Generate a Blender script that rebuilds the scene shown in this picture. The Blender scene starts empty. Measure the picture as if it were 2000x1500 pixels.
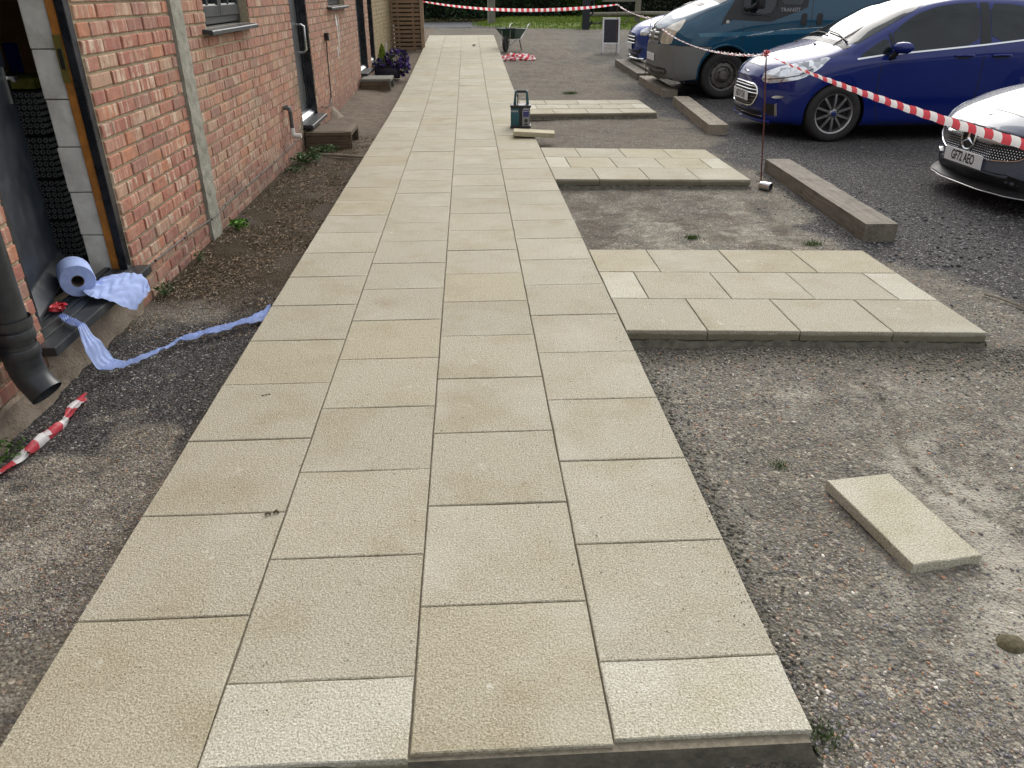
import bpy, bmesh, math, random
import numpy as np
from math import sin, cos, pi, radians, sqrt
from mathutils import Vector, Matrix
from mathutils.bvhtree import BVHTree
from mathutils.geometry import delaunay_2d_cdt
random.seed(7); RS = np.random.RandomState(11)
S = bpy.context.scene
COL = S.collection
# ------------------------------------------------------------------ camera, sky, sun, exposure
cam_d = bpy.data.cameras.new('camera'); cam = bpy.data.objects.new('camera', cam_d); COL.objects.link(cam)
cam_d.sensor_width = 36.0; cam_d.lens = 36.0 * 1483.24 / 2000.0; cam_d.clip_start = .05; cam_d.clip_end = 2000
PIT, YAW, ROLL = .4782, .0525, -.0017
fw = Vector((sin(YAW) * cos(PIT), cos(YAW) * cos(PIT), -sin(PIT))); rt = Vector((cos(YAW), -sin(YAW), 0)); up = rt.cross(fw)
rt2 = cos(ROLL) * rt + sin(ROLL) * up; up2 = cos(ROLL) * up - sin(ROLL) * rt
cam.matrix_world = Matrix(((rt2.x, up2.x, -fw.x, 1.0743), (rt2.y, up2.y, -fw.y, 0.0), (rt2.z, up2.z, -fw.z, 1.5602), (0, 0, 0, 1)))
S.camera = cam
W = bpy.data.worlds.new("World"); S.world = W; W.use_nodes = True
wn = W.node_tree.nodes; wl = W.node_tree.links; wn.clear()
SUN_EL, SUN_AZ = radians(36), radians(20)      # azimuth from +Y towards +X
sky = wn.new('ShaderNodeTexSky'); sky.sky_type = 'NISHITA'; sky.sun_disc = False
sky.sun_elevation = SUN_EL; sky.sun_rotation = SUN_AZ; sky.air_density = 1.0; sky.dust_density = 4.0
hs = wn.new('ShaderNodeHueSaturation'); hs.inputs['Saturation'].default_value = .30; hs.inputs['Value'].default_value = 1.0
tcw = wn.new('ShaderNodeTexCoord'); nzw = wn.new('ShaderNodeTexNoise'); nzw.inputs['Scale'].default_value = 2.2; nzw.inputs['Detail'].default_value = 5
rmw = wn.new('ShaderNodeMapRange'); rmw.inputs[1].default_value = .35; rmw.inputs[2].default_value = .68; rmw.inputs[3].default_value = .7; rmw.inputs[4].default_value = 1.2
mxw = wn.new('ShaderNodeMix'); mxw.data_type = 'RGBA'; mxw.inputs[0].default_value = .4
gdw = wn.new('ShaderNodeSeparateXYZ'); rgw = wn.new('ShaderNodeMapRange'); rgw.inputs[1].default_value = 0; rgw.inputs[2].default_value = 1; rgw.inputs[3].default_value = .8; rgw.inputs[4].default_value = 1.25
mgw = wn.new('ShaderNodeMath'); mgw.operation = 'MULTIPLY'
mlw = wn.new('ShaderNodeMix'); mlw.data_type = 'RGBA'; mlw.blend_type = 'MULTIPLY'; mlw.inputs[0].default_value = 1
bg = wn.new('ShaderNodeBackground'); bg.inputs[1].default_value = .135
wo = wn.new('ShaderNodeOutputWorld')
wl.new(sky.outputs[0], hs.inputs['Color']); wl.new(hs.outputs[0], mxw.inputs[6]); mxw.inputs[7].default_value = (7.6, 7.8, 8.2, 1)   # even cloud layer
wl.new(tcw.outputs['Generated'], nzw.inputs['Vector']); wl.new(nzw.outputs[0], rmw.inputs[0])
wl.new(tcw.outputs['Generated'], gdw.inputs[0]); wl.new(gdw.outputs[2], rgw.inputs[0]); wl.new(rgw.outputs[0], mgw.inputs[0]); wl.new(rmw.outputs[0], mgw.inputs[1]); wl.new(mxw.outputs[2], mlw.inputs[6]); wl.new(mgw.outputs[0], mlw.inputs[7]); wl.new(mlw.outputs[2], bg.inputs[0]); wl.new(bg.outputs[0], wo.inputs[0])
sd = bpy.data.lights.new('sun', 'SUN'); sd.energy = 1.5; sd.angle = radians(50); sd.color = (1, .96, .9)
sun = bpy.data.objects.new('sun', sd); COL.objects.link(sun)
sv = Vector((sin(SUN_AZ) * cos(SUN_EL), cos(SUN_AZ) * cos(SUN_EL), sin(SUN_EL)))
sun.rotation_euler = sv.to_track_quat('Z', 'Y').to_euler(); sun.location = sv * 30
S.view_settings.view_transform = 'Standard'; S.view_settings.look = 'None'; S.view_settings.exposure = 0.42; S.view_settings.gamma = 1
S.view_settings.use_curve_mapping = False
S.render.engine = 'CYCLES'; S.render.resolution_x = 1024; S.render.resolution_y = 768

# ------------------------------------------------------------------ helpers
def zg(Y):
    t = min(1, max(0, (Y - 10) / 18)); return .43 * t * t * (3 - 2 * t)
TOP = .08
class MB:
    def __init__(s): s.v = []; s.f = []; s.m = []
    def add(s, vs, fs, mi=0):
        o = len(s.v); s.v += [tuple(v) for v in vs]; s.f += [tuple(i + o for i in f) for f in fs]; s.m += [mi] * len(fs); return s
    def box(s, c, d, mi=0, rz=0, M=None):
        x, y, z = d[0] / 2, d[1] / 2, d[2] / 2
        vs = [Vector(p) for p in ((-x, -y, -z), (x, -y, -z), (x, y, -z), (-x, y, -z), (-x, -y, z), (x, -y, z), (x, y, z), (-x, y, z))]
        R = M or Matrix.Rotation(rz, 3, 'Z')
        vs = [R @ v + Vector(c) for v in vs]
        return s.add(vs, [(3, 2, 1, 0), (4, 5, 6, 7), (0, 1, 5, 4), (1, 2, 6, 5), (2, 3, 7, 6), (3, 0, 4, 7)], mi)
    def b2(s, x0, x1, y0, y1, z0, z1, mi=0): return s.box(((x0 + x1) / 2, (y0 + y1) / 2, (z0 + z1) / 2), (abs(x1 - x0), abs(y1 - y0), abs(z1 - z0)), mi)
    def bar(s, p0, p1, w, h, mi=0):
        p0 = Vector(p0); p1 = Vector(p1); d = (p1 - p0); q = d.to_track_quat('Z', 'Y').to_matrix()
        return s.box((p0 + p1) / 2, (w, h, d.length), mi, M=q)
    def tube(s, pts, r, n=10, mi=0, cap=True, rr=None):
        pts = [Vector(p) for p in pts]; o = len(s.v); ref = None
        for i, p in enumerate(pts):
            a = pts[max(0, i - 1)]; b = pts[min(len(pts) - 1, i + 1)]; t = (b - a).normalized()
            if ref is None: ref = t.orthogonal().normalized()
            ref = (ref - t * ref.dot(t)); ref = ref.normalized() if ref.length > 1e-6 else t.orthogonal().normalized()
            bn = t.cross(ref); R = rr[i] if rr else r
            for k in range(n):
                a_ = 2 * pi * k / n; s.v.append(tuple(p + (ref * cos(a_) + bn * sin(a_)) * R))
        for i in range(len(pts) - 1):
            for k in range(n):
                s.f.append((o + i * n + k, o + i * n + (k + 1) % n, o + (i + 1) * n + (k + 1) % n, o + (i + 1) * n + k)); s.m.append(mi)
        if cap:
            s.f.append(tuple(o + k for k in range(n))[::-1]); s.m.append(mi)
            s.f.append(tuple(o + (len(pts) - 1) * n + k for k in range(n))); s.m.append(mi)
        return s
    def lathe(s, prof, c=(0, 0, 0), axis=(0, 0, 1), n=24, mi=0, close=False):
        q = Vector(axis).to_track_quat('Z', 'Y').to_matrix(); o = len(s.v); c = Vector(c)
        for r, h in prof:
            for k in range(n): s.v.append(tuple(c + q @ Vector((r * cos(2 * pi * k / n), r * sin(2 * pi * k / n), h))))
        m = len(prof)
        for i in range(m if close else m - 1):
            j = (i + 1) % m
            for k in range(n):
                s.f.append((o + i * n + k, o + i * n + (k + 1) % n, o + j * n + (k + 1) % n, o + j * n + k)); s.m.append(mi)
        return s
    def prism(s, out, fn, t, mi=0):
        """out: 2D outline; fn(u,v,w)->3D; thickness t along w"""
        n = len(out); vs = [fn(u, v, 0) for u, v in out] + [fn(u, v, t) for u, v in out]
        return s.add(vs, [tuple(range(n))[::-1], tuple(range(n, 2 * n))] + [(i, (i + 1) % n, n + (i + 1) % n, n + i) for i in range(n)], mi)
    def build(s, name, mats, parent=None, smooth=False, bevel=0, sharp=40, fixn=True):
        me = bpy.data.meshes.new(name); me.from_pydata(s.v, [], s.f)
        if not isinstance(mats, (list, tuple)): mats = [mats]
        for m in mats: me.materials.append(m)
        me.polygons.foreach_set('material_index', s.m)
        if fixn or bevel:
            bm = bmesh.new(); bm.from_mesh(me)
            if bevel:
                bmesh.ops.bevel(bm, geom=[e for e in bm.edges if e.is_manifold and e.calc_face_angle(0) > .5], offset=bevel, segments=1 if bevel < .004 else 2, affect='EDGES', profile=.6, clamp_overlap=True)
            if fixn: bmesh.ops.recalc_face_normals(bm, faces=bm.faces)
            bm.to_mesh(me); bm.free()
        if smooth:
            me.shade_smooth(); me.set_sharp_from_angle(angle=radians(sharp))
        o = bpy.data.objects.new(name, me); COL.objects.link(o)
        if parent: o.parent = parent
        return o
def tag(o, label=None, cat=None, group=None, kind=None):
    if label: o['label'] = label
    if cat: o['category'] = cat
    if group: o['group'] = group
    if kind: o['kind'] = kind
    return o
def empty(name, loc=(0, 0, 0), rz=0, **k):
    o = bpy.data.objects.new(name, None); COL.objects.link(o); o.location = loc; o.rotation_euler = (0, 0, rz); o.empty_display_size = .1
    return tag(o, **k)
def copy_tree(o, parent=None):
    c = o.copy(); COL.objects.link(c); c.parent = parent
    for ch in list(o.children): copy_tree(ch, c)
    return c
def npmesh(name, V, F, mats, parent=None, cols=None, smooth=False, matidx=None):
    """V (n,3); F (m,k) equal sided faces"""
    me = bpy.data.meshes.new(name); V = np.asarray(V, np.float32); F = np.asarray(F, np.int32); k = F.shape[1]
    me.vertices.add(len(V)); me.vertices.foreach_set('co', V.ravel())
    me.loops.add(F.size); me.loops.foreach_set('vertex_index', F.ravel())
    me.polygons.add(len(F)); me.polygons.foreach_set('loop_start', np.arange(0, F.size, k, dtype=np.int32))
    me.polygons.foreach_set('loop_total', np.full(len(F), k, np.int32))
    if matidx is not None: me.polygons.foreach_set('material_index', np.asarray(matidx, np.int32))
    me.update(calc_edges=True)
    me.shade_smooth() if smooth else me.shade_flat()
    for m in (mats if isinstance(mats, (list, tuple)) else [mats]): me.materials.append(m)
    if cols is not None:
        for nm, arr in cols.items():
            arr = np.asarray(arr, np.float32)
            if arr.ndim == 1: a = me.attributes.new(nm, 'FLOAT', 'POINT'); a.data.foreach_set('value', arr)
            else: a = me.attributes.new(nm, 'FLOAT_COLOR', 'POINT'); a.data.foreach_set('color', arr.ravel())
    o = bpy.data.objects.new(name, me); COL.objects.link(o)
    if parent: o.parent = parent
    return o
# value noise in numpy
_tab = RS.rand(256, 256).astype(np.float32)
def vn(x, y, s=1.0, seed=0):
    x = np.asarray(x, np.float64) * s + seed * 17.3 + 1000; y = np.asarray(y, np.float64) * s + seed * 9.7 + 1000
    xi = np.floor(x).astype(int); yi = np.floor(y).astype(int); fx = x - xi; fy = y - yi
    fx = fx * fx * (3 - 2 * fx); fy = fy * fy * (3 - 2 * fy)
    t = lambda a, b: _tab[a & 255, b & 255]
    return (t(xi, yi) * (1 - fx) + t(xi + 1, yi) * fx) * (1 - fy) + (t(xi, yi + 1) * (1 - fx) + t(xi + 1, yi + 1) * fx) * fy
def fbm(x, y, s=1.0, o=4, seed=0):
    r = 0; a = .5; tot = 0
    for i in range(o): r = r + a * vn(x, y, s, seed + i * 3); tot += a; a *= .5; s *= 2.03
    return r / tot
def sst(a, b, x): t = np.clip((x - a) / (b - a), 0, 1); return t * t * (3 - 2 * t)

# ------------------------------------------------------------------ materials
class NT:
    def __init__(s, name):
        s.m = bpy.data.materials.new(name); s.m.use_nodes = True; s.n = s.m.node_tree.nodes; s.l = s.m.node_tree.links
        s.b = s.n['Principled BSDF']; s.o = s.n['Material Output']
    def new(s, t, **k):
        n = s.n.new(t)
        for a, b in k.items(): setattr(n, a, b)
        return n
    def lk(s, a, b): s.l.new(a, b)
    def coord(s, kind='Object', scale=(1, 1, 1), loc=None):
        tc = s.new('ShaderNodeTexCoord'); mp = s.new('ShaderNodeMapping'); mp.inputs['Scale'].default_value = scale
        s.lk(tc.outputs[kind], mp.inputs['Vector'])
        if loc is not None: s.lk(loc, mp.inputs['Location'])
        return mp.outputs[0]
    def noise(s, vec, scale, detail=4, rough=.6, dist=0):
        n = s.new('ShaderNodeTexNoise'); n.inputs['Scale'].default_value = scale; n.inputs['Detail'].default_value = detail
        n.inputs['Roughness'].default_value = rough; n.inputs['Distortion'].default_value = dist; s.lk(vec, n.inputs['Vector']); return n.outputs[0]
    def vor(s, vec, scale, out='Distance', feature='F1', rnd=1):
        n = s.new('ShaderNodeTexVoronoi', feature=feature); n.inputs['Scale'].default_value = scale; n.inputs['Randomness'].default_value = rnd; s.lk(vec, n.inputs['Vector']); return n.outputs[out]
    def ramp(s, fac, stops, interp='LINEAR'):
        r = s.new('ShaderNodeValToRGB'); e = r.color_ramp; e.interpolation = interp
        while len(e.elements) < len(stops): e.elements.new(.5)
        for el, (p, c) in zip(e.elements, stops):
            el.position = p; el.color = c if len(c) == 4 else tuple(c) + (1,)
        s.lk(fac, r.inputs[0]); return r.outputs[0]
    def val(s, v):
        n = s.new('ShaderNodeValue'); n.outputs[0].default_value = v; return n.outputs[0]
    def rgb(s, c):
        n = s.new('ShaderNodeRGB'); n.outputs[0].default_value = tuple(c) + (1,); return n.outputs[0]
    def mix(s, f, a, b, mode='MIX'):
        n = s.new('ShaderNodeMix', data_type='RGBA', blend_type=mode)
        for sock, v in ((n.inputs[0], f), (n.inputs[6], a), (n.inputs[7], b)):
            if isinstance(v, (int, float)): sock.default_value = v if sock == n.inputs[0] else (v, v, v, 1)
            elif isinstance(v, tuple): sock.default_value = v + (1,) if len(v) == 3 else v
            else: s.lk(v, sock)
        return n.outputs[2]
    def math(s, op, a, b=0.0, clamp=False):
        n = s.new('ShaderNodeMath', operation=op); n.use_clamp = clamp
        for i, v in enumerate((a, b)):
            if isinstance(v, (int, float)): n.inputs[i].default_value = v
            else: s.lk(v, n.inputs[i])
        return n.outputs[0]
    def rng(s, v, a, b, c=0, d=1):
        n = s.new('ShaderNodeMapRange'); s.lk(v, n.inputs[0])
        for i, x in enumerate((a, b, c, d)): n.inputs[i + 1].default_value = x
        return n.outputs[0]
    def attr(s, name, out='Fac'):
        n = s.new('ShaderNodeAttribute'); n.attribute_name = name; return n.outputs[out]
    def bump(s, h, dist=.002, strength=1.0):
        n = s.new('ShaderNodeBump'); n.inputs['Distance'].default_value = dist; n.inputs['Strength'].default_value = strength; s.lk(h, n.inputs['Height']); s.lk(n.outputs[0], s.b.inputs['Normal']); return n
    def set(s, **k):
        for a, v in k.items():
            sock = s.b.inputs[a.replace('_', ' ')]
            if isinstance(v, (int, float)): sock.default_value = v
            elif isinstance(v, tuple): sock.default_value = v + (1,) if len(v) == 3 else v
            else: s.lk(v, sock)
        return s
def simple(name, col, rough=.5, metal=0, var=.15, scale=30, bump=0, spec=.5, coat=0, dirt=None, dirts=4, dirta=.5):
    t = NT(name); v = t.coord('Object'); n = t.noise(v, scale, 5)
    c = t.mix(t.rng(n, .3, .7), tuple(x * (1 - var) for x in col), tuple(min(1, x * (1 + var)) for x in col))
    r = rough
    if dirt:
        n2 = t.noise(v, dirts, 6, .65); f = t.rng(n2, .45, .72, 0, dirta); c = t.mix(f, c, dirt); r = t.math('ADD', t.math('MULTIPLY', f, .3), rough)
    t.set(Base_Color=c, Roughness=r, Metallic=metal, Specular_IOR_Level=spec, Coat_Weight=coat)
    if bump: t.bump(n, bump)
    return t.m

# paving slab
def m_slab():
    t = NT('paving_stone'); oi = t.new('ShaderNodeObjectInfo')
    off = t.new('ShaderNodeVectorMath', operation='SCALE'); cmb = t.new('ShaderNodeCombineXYZ'); t.lk(oi.outputs['Random'], cmb.inputs[0]); t.lk(oi.outputs['Random'], cmb.inputs[1]); t.lk(cmb.outputs[0], off.inputs[0]); off.inputs['Scale'].default_value = 37.0
    v = t.coord('Object', loc=off.outputs[0])
    fine = t.noise(v, 175, 3, .75); med = t.noise(v, 48, 4, .65); big = t.noise(v, 3.2, 4, .55); vo = t.vor(v, 190)
    base = t.mix(1.0, oi.outputs['Color'], t.ramp(big, [(.3, (.90, .87, .80)), (.5, (1, 1, 1)), (.75, (1.0, .985, .96))]), 'MULTIPLY')
    base = t.mix(t.rng(fine, .36, .62), t.mix(1, base, (.58, .55, .48), 'MULTIPLY'), t.mix(1, base, (1.27, 1.27, 1.27), 'MULTIPLY'))
    base = t.mix(t.rng(med, .38, .7, 0, .45), base, t.mix(1, base, (.80, .78, .73), 'MULTIPLY'))
    # dark specks, pale bloom patches
    base = t.mix(t.rng(t.noise(v, 120, 2), .69, .74, 0, .45), base, (.16, .14, .10))
    bl = t.math('MAXIMUM', t.math('MULTIPLY', t.rng(t.noise(v, 11, 6, .75), .60, .70, 0, .75), t.rng(t.noise(v, 2.6, 2), .5, .6)), t.rng(t.noise(v, 1.4, 5, .6), .52, .75, 0, .32))
    base = t.mix(t.rng(t.noise(v, 2.1, 6, .7), .52, .70, 0, .26), base, (.24, .185, .095)); base = t.mix(t.rng(t.noise(v, 17, 5, .7), .64, .70, 0, .5), base, (.22, .19, .13))
    base = t.mix(bl, base, (.68, .66, .58))
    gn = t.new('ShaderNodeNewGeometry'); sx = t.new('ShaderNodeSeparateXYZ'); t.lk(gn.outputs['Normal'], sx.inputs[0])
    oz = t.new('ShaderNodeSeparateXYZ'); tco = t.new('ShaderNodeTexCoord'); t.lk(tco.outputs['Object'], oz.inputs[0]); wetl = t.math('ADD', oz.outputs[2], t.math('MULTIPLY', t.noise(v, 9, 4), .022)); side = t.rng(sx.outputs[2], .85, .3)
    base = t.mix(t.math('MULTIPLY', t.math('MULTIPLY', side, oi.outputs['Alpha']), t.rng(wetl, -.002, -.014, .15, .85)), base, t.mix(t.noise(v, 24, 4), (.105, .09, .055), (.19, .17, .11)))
    t.set(Base_Color=base, Roughness=.88, Specular_IOR_Level=.3)
    h = t.math('ADD', t.math('MULTIPLY', fine, .8), t.math('MULTIPLY', med, .8)); t.bump(t.math('ADD', h, t.math('MULTIPLY', vo, .5)), .0042, .9)
    return t.m
M_SLAB = m_slab()
M_MORTAR_BED = simple('wet_mortar', (.115, .105, .078), .85, var=.35, scale=25, bump=.01)
M_JOINT = simple('joint_sand', (.19, .165, .12), .95, var=.3, scale=60, bump=.004)

BR_STOPS = [(0, (.36, .115, .07)), (.14, (.30, .085, .06)), (.26, (.43, .165, .10)), (.38, (.33, .10, .075)), (.5, (.52, .20, .095)), (.58, (.40, .17, .12)), (.68, (.24, .10, .085)), (.76, (.50, .31, .18)), (.84, (.35, .13, .09)), (.91, (.47, .33, .22)), (.96, (.22, .13, .11))]
def m_brick(name, joined):
    t = NT(name); tc = t.new('ShaderNodeTexCoord')
    if joined: rnd = t.attr('rnd'); wz = t.coord('Object')
    else:
        rnd = t.new('ShaderNodeObjectInfo').outputs['Random']; wz = None
    cmb = t.new('ShaderNodeCombineXYZ'); t.lk(t.math('MULTIPLY', rnd, 91.7), cmb.inputs[1]); t.lk(t.math('MULTIPLY', rnd, 53.1), cmb.inputs[0]); t.lk(t.math('MULTIPLY', rnd, 23.1), cmb.inputs[2])
    add = t.new('ShaderNodeVectorMath', operation='ADD'); t.lk(tc.outputs['Object'], add.inputs[0]); t.lk(cmb.outputs[0], add.inputs[1])
    v = add.outputs[0]
    gm = t.new('ShaderNodeNewGeometry'); sp = t.new('ShaderNodeSeparateXYZ'); t.lk(gm.outputs['Position'], sp.inputs[0]); Y, Z = sp.outputs[1], sp.outputs[2]
    base = t.mix(.5, t.ramp(rnd, BR_STOPS, 'CONSTANT'), (.40, .225, .165))
    n1 = t.noise(v, 26, 5, .7); base = t.mix(t.rng(n1, .3, .7), t.mix(1, base, (.74, .72, .72), 'MULTIPLY'), t.mix(1, base, (1.22, 1.2, 1.2), 'MULTIPLY'))
    # kiss-mark stripes across each brick
    mp = t.new('ShaderNodeMapping'); mp.inputs['Scale'].default_value = (.6, 30, 2.2); t.lk(v, mp.inputs['Vector'])
    st = t.noise(mp.outputs[0], 1, 2, .5); brk = t.noise(v, 16, 3)
    stf = t.math('MULTIPLY', t.rng(st, .50, .58), t.rng(brk, .38, .58, .25, 1))
    stf = t.math('MULTIPLY', stf, t.rng(t.math('FRACT', t.math('MULTIPLY', rnd, 7.31)), .25, .5, .25, .95))
    base = t.mix(stf, base, t.mix(t.noise(v, 60, 2), (.52, .36, .25), (.66, .56, .44)))
    # far part of the building: browner / yellow stock brick after Y=16.6, mossy greying, damp course
    gp = t.new('ShaderNodeTexCoord')
    far = t.math('MAXIMUM', t.rng(Y, 5.4, 5.45, 0, .30), t.rng(Y, 6.5, 12.5, 0, .5)); base = t.mix(far, base, t.mix(t.rng(n1, .3, .7), (.22, .145, .10), (.33, .22, .155)))
    yel = t.rng(Y, 16.4, 16.55); base = t.mix(yel, base, t.mix(t.rng(n1, .3, .7), (.21, .165, .09), (.36, .28, .16)))
    cl = t.coord('Object') ; wc = gm.outputs['Position']
    m1 = t.noise(wc, 2.3, 5, .65)
    base = t.mix(t.rng(m1, .54, .72, 0, .55), base, (.27, .22, .17))
    damp = t.math('MULTIPLY', t.rng(Z, .38, .05), t.rng(t.noise(wc, 6, 4), .3, .62)); base = t.mix(t.math('MULTIPLY', damp, .62), base, (.12, .075, .065))
    # green-grey tint beside the doors
    gd = t.math('MULTIPLY', t.math('SUBTRACT', 1.0, t.rng(t.math('ABSOLUTE', t.math('SUBTRACT', Y, 9.25)), .42, .75)), t.rng(t.noise(wc, 4, 4), .42, .55)); gd = t.math('MULTIPLY', gd, t.rng(Z, 1.15, .9, 0, .75)); base = t.mix(gd, base, (.15, .15, .085))
    t.set(Base_Color=base, Roughness=.93, Specular_IOR_Level=.25); t.bump(t.math('ADD', n1, t.math('MULTIPLY', t.noise(v, 150, 3), .5)), .004, .9)
    return t.m
M_BRICK = m_brick('fired_brick', False); M_BRICKJ = m_brick('fired_brick_joined', True)
def m_mortar():
    t = NT('lime_mortar'); v = t.coord('Object'); n = t.noise(v, 30, 6, .7); b = t.noise(v, 1.7, 4)
    c = t.mix(t.rng(n, .3, .7), (.36, .30, .195), (.55, .47, .32)); c = t.mix(t.rng(b, .45, .7, 0, .5), c, (.25, .22, .17))
    t.set(Base_Color=c, Roughness=.95, Specular_IOR_Level=.2); t.bump(t.noise(v, 120, 4, .8), .005); return t.m
M_MORTAR = m_mortar()
def m_rough(name, c0, c1, sc=12, bmp=.012, spot=(.1, .1, .08), rough=.95):
    t = NT(name); v = t.coord('Object'); n = t.noise(v, sc, 7, .7); n2 = t.noise(v, sc * 9, 4, .7); b = t.noise(v, sc * .25, 4)
    c = t.mix(t.rng(n, .3, .7), c0, c1); c = t.mix(t.rng(n2, .58, .75, 0, .6), c, spot); c = t.mix(t.rng(b, .5, .7, 0, .4), c, tuple(x * .6 for x in c0))
    t.set(Base_Color=c, Roughness=rough, Specular_IOR_Level=.25); t.bump(t.math('ADD', n, t.math('MULTIPLY', n2, .5)), bmp); return t.m
M_CONC = m_rough('weathered_concrete', (.23, .22, .18), (.47, .455, .38), 14, .014)
M_CONC_OLD = m_rough('crumbling_concrete', (.19, .15, .11), (.38, .32, .25), 9, .02)
M_BLOCKW = simple('painted_block', (.84, .81, .73), .8, var=.1, scale=12, bump=.002, dirt=(.35, .31, .24), dirts=7, dirta=.55)
M_TIMBER_O = simple('orange_timber', (.50, .19, .03), .6, var=.3, scale=18, bump=.002, dirt=(.08, .04, .02), dirts=6)
M_BLACK = simple('black_gloss_paint', (.012, .013, .016), .25, var=.3, scale=20, dirt=(.06, .06, .065), dirts=8, dirta=.5)
M_DARKGREY = simple('dark_grey_upvc', (.028, .033, .037), .38, var=.12, scale=16, dirt=(.14, .13, .12), dirts=10, dirta=.25)
M_DOORLEAF = simple('charcoal_door', (.055, .058, .062), .42, var=.08, scale=8, dirt=(.12, .115, .11), dirts=4, dirta=.3)
M_DOORLEAF2 = simple('scuffed_blue_black_door', (.018, .024, .034), .4, var=.3, scale=6, dirt=(.08, .09, .1), dirts=9, dirta=.4)
M_ALU = simple('aluminium_threshold', (.62, .64, .67), .3, metal=.9, var=.1)
M_STEEL = simple('brushed_steel', (.6, .6, .58), .25, metal=1, var=.1)
M_PLASTIC_BK = simple('black_plastic', (.018, .019, .021), .42, var=.3, scale=40, dirt=(.08, .075, .065), dirts=10, dirta=.35)
M_PIPE = simple('drainpipe_plastic', (.022, .026, .030), .36, var=.25, scale=14, dirt=(.09, .085, .075), dirts=7, dirta=.35)
M_GREYPIPE = simple('grey_waste_pipe', (.13, .13, .125), .5, var=.1); M_WHITEPL = simple('white_plastic', (.7, .7, .66), .45, var=.06, dirt=(.3, .27, .2), dirts=12)
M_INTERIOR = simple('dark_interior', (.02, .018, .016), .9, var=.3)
M_CARD = simple('cardboard', (.55, .30, .12), .8, var=.12, scale=6); M_BLUETAPE = simple('blue_tape', (.02, .07, .5), .35)
M_CRATE = simple('grey_crate_plastic', (.09, .095, .095), .5, var=.2)
M_STUD = simple('pale_crate_rings', (.62, .64, .62), .4, var=.1); M_HESSIAN = simple('olive_sack', (.4, .4, .08), .9, var=.3)
def m_wood(name, c0, c1, axis=1, rough=.8, sc=1.0, groove=.004):
    t = NT(name); oi = t.new('ShaderNodeObjectInfo'); s3 = [60 * sc] * 3; s3[axis] = 3 * sc
    cm = t.new('ShaderNodeCombineXYZ'); t.lk(t.math('MULTIPLY', oi.outputs['Random'], 40), cm.inputs[0])
    v = t.coord('Object', tuple(s3), cm.outputs[0]); n = t.noise(v, 1, 5, .65, .6); v2 = t.coord('Object', (6, 6, 6)); b = t.noise(v2, 1, 4)
    c = t.mix(t.rng(n, .25, .75), c0, c1); c = t.mix(t.rng(b, .5, .72, 0, .5), c, tuple(x * .45 for x in c0)); c = t.mix(t.rng(n, .66, .74, 0, .7), c, tuple(x * .25 for x in c0))
    t.set(Base_Color=c, Roughness=rough, Specular_IOR_Level=.3); t.bump(n, groove); return t.m
M_SLEEPER = m_wood('weathered_sleeper_wood', (.17, .145, .11), (.37, .325, .25), 1)
M_SLEEPER2 = m_wood('darker_sleeper_wood', (.105, .092, .072), (.26, .228, .178), 1)
M_SCREEN = m_wood('screen_wood', (.18, .115, .068), (.33, .225, .14), 0); M_SCREENP = m_wood('screen_post_wood', (.26, .18, .12), (.42, .31, .21), 2)
M_POLE = m_wood('pole_wood', (.13, .12, .10), (.25, .235, .19), 2); M_RAIL = m_wood('rail_wood', (.14, .13, .10), (.27, .25, .19), 0)
M_STEPW = m_wood('step_wood', (.06, .042, .028), (.17, .125, .08), 0); M_STEPT = m_wood('step_top_wood', (.085, .062, .04), (.19, .145, .095), 0)
M_STEPG = m_wood('grey_step_wood', (.12, .115, .095), (.25, .25, .21), 0)

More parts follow.
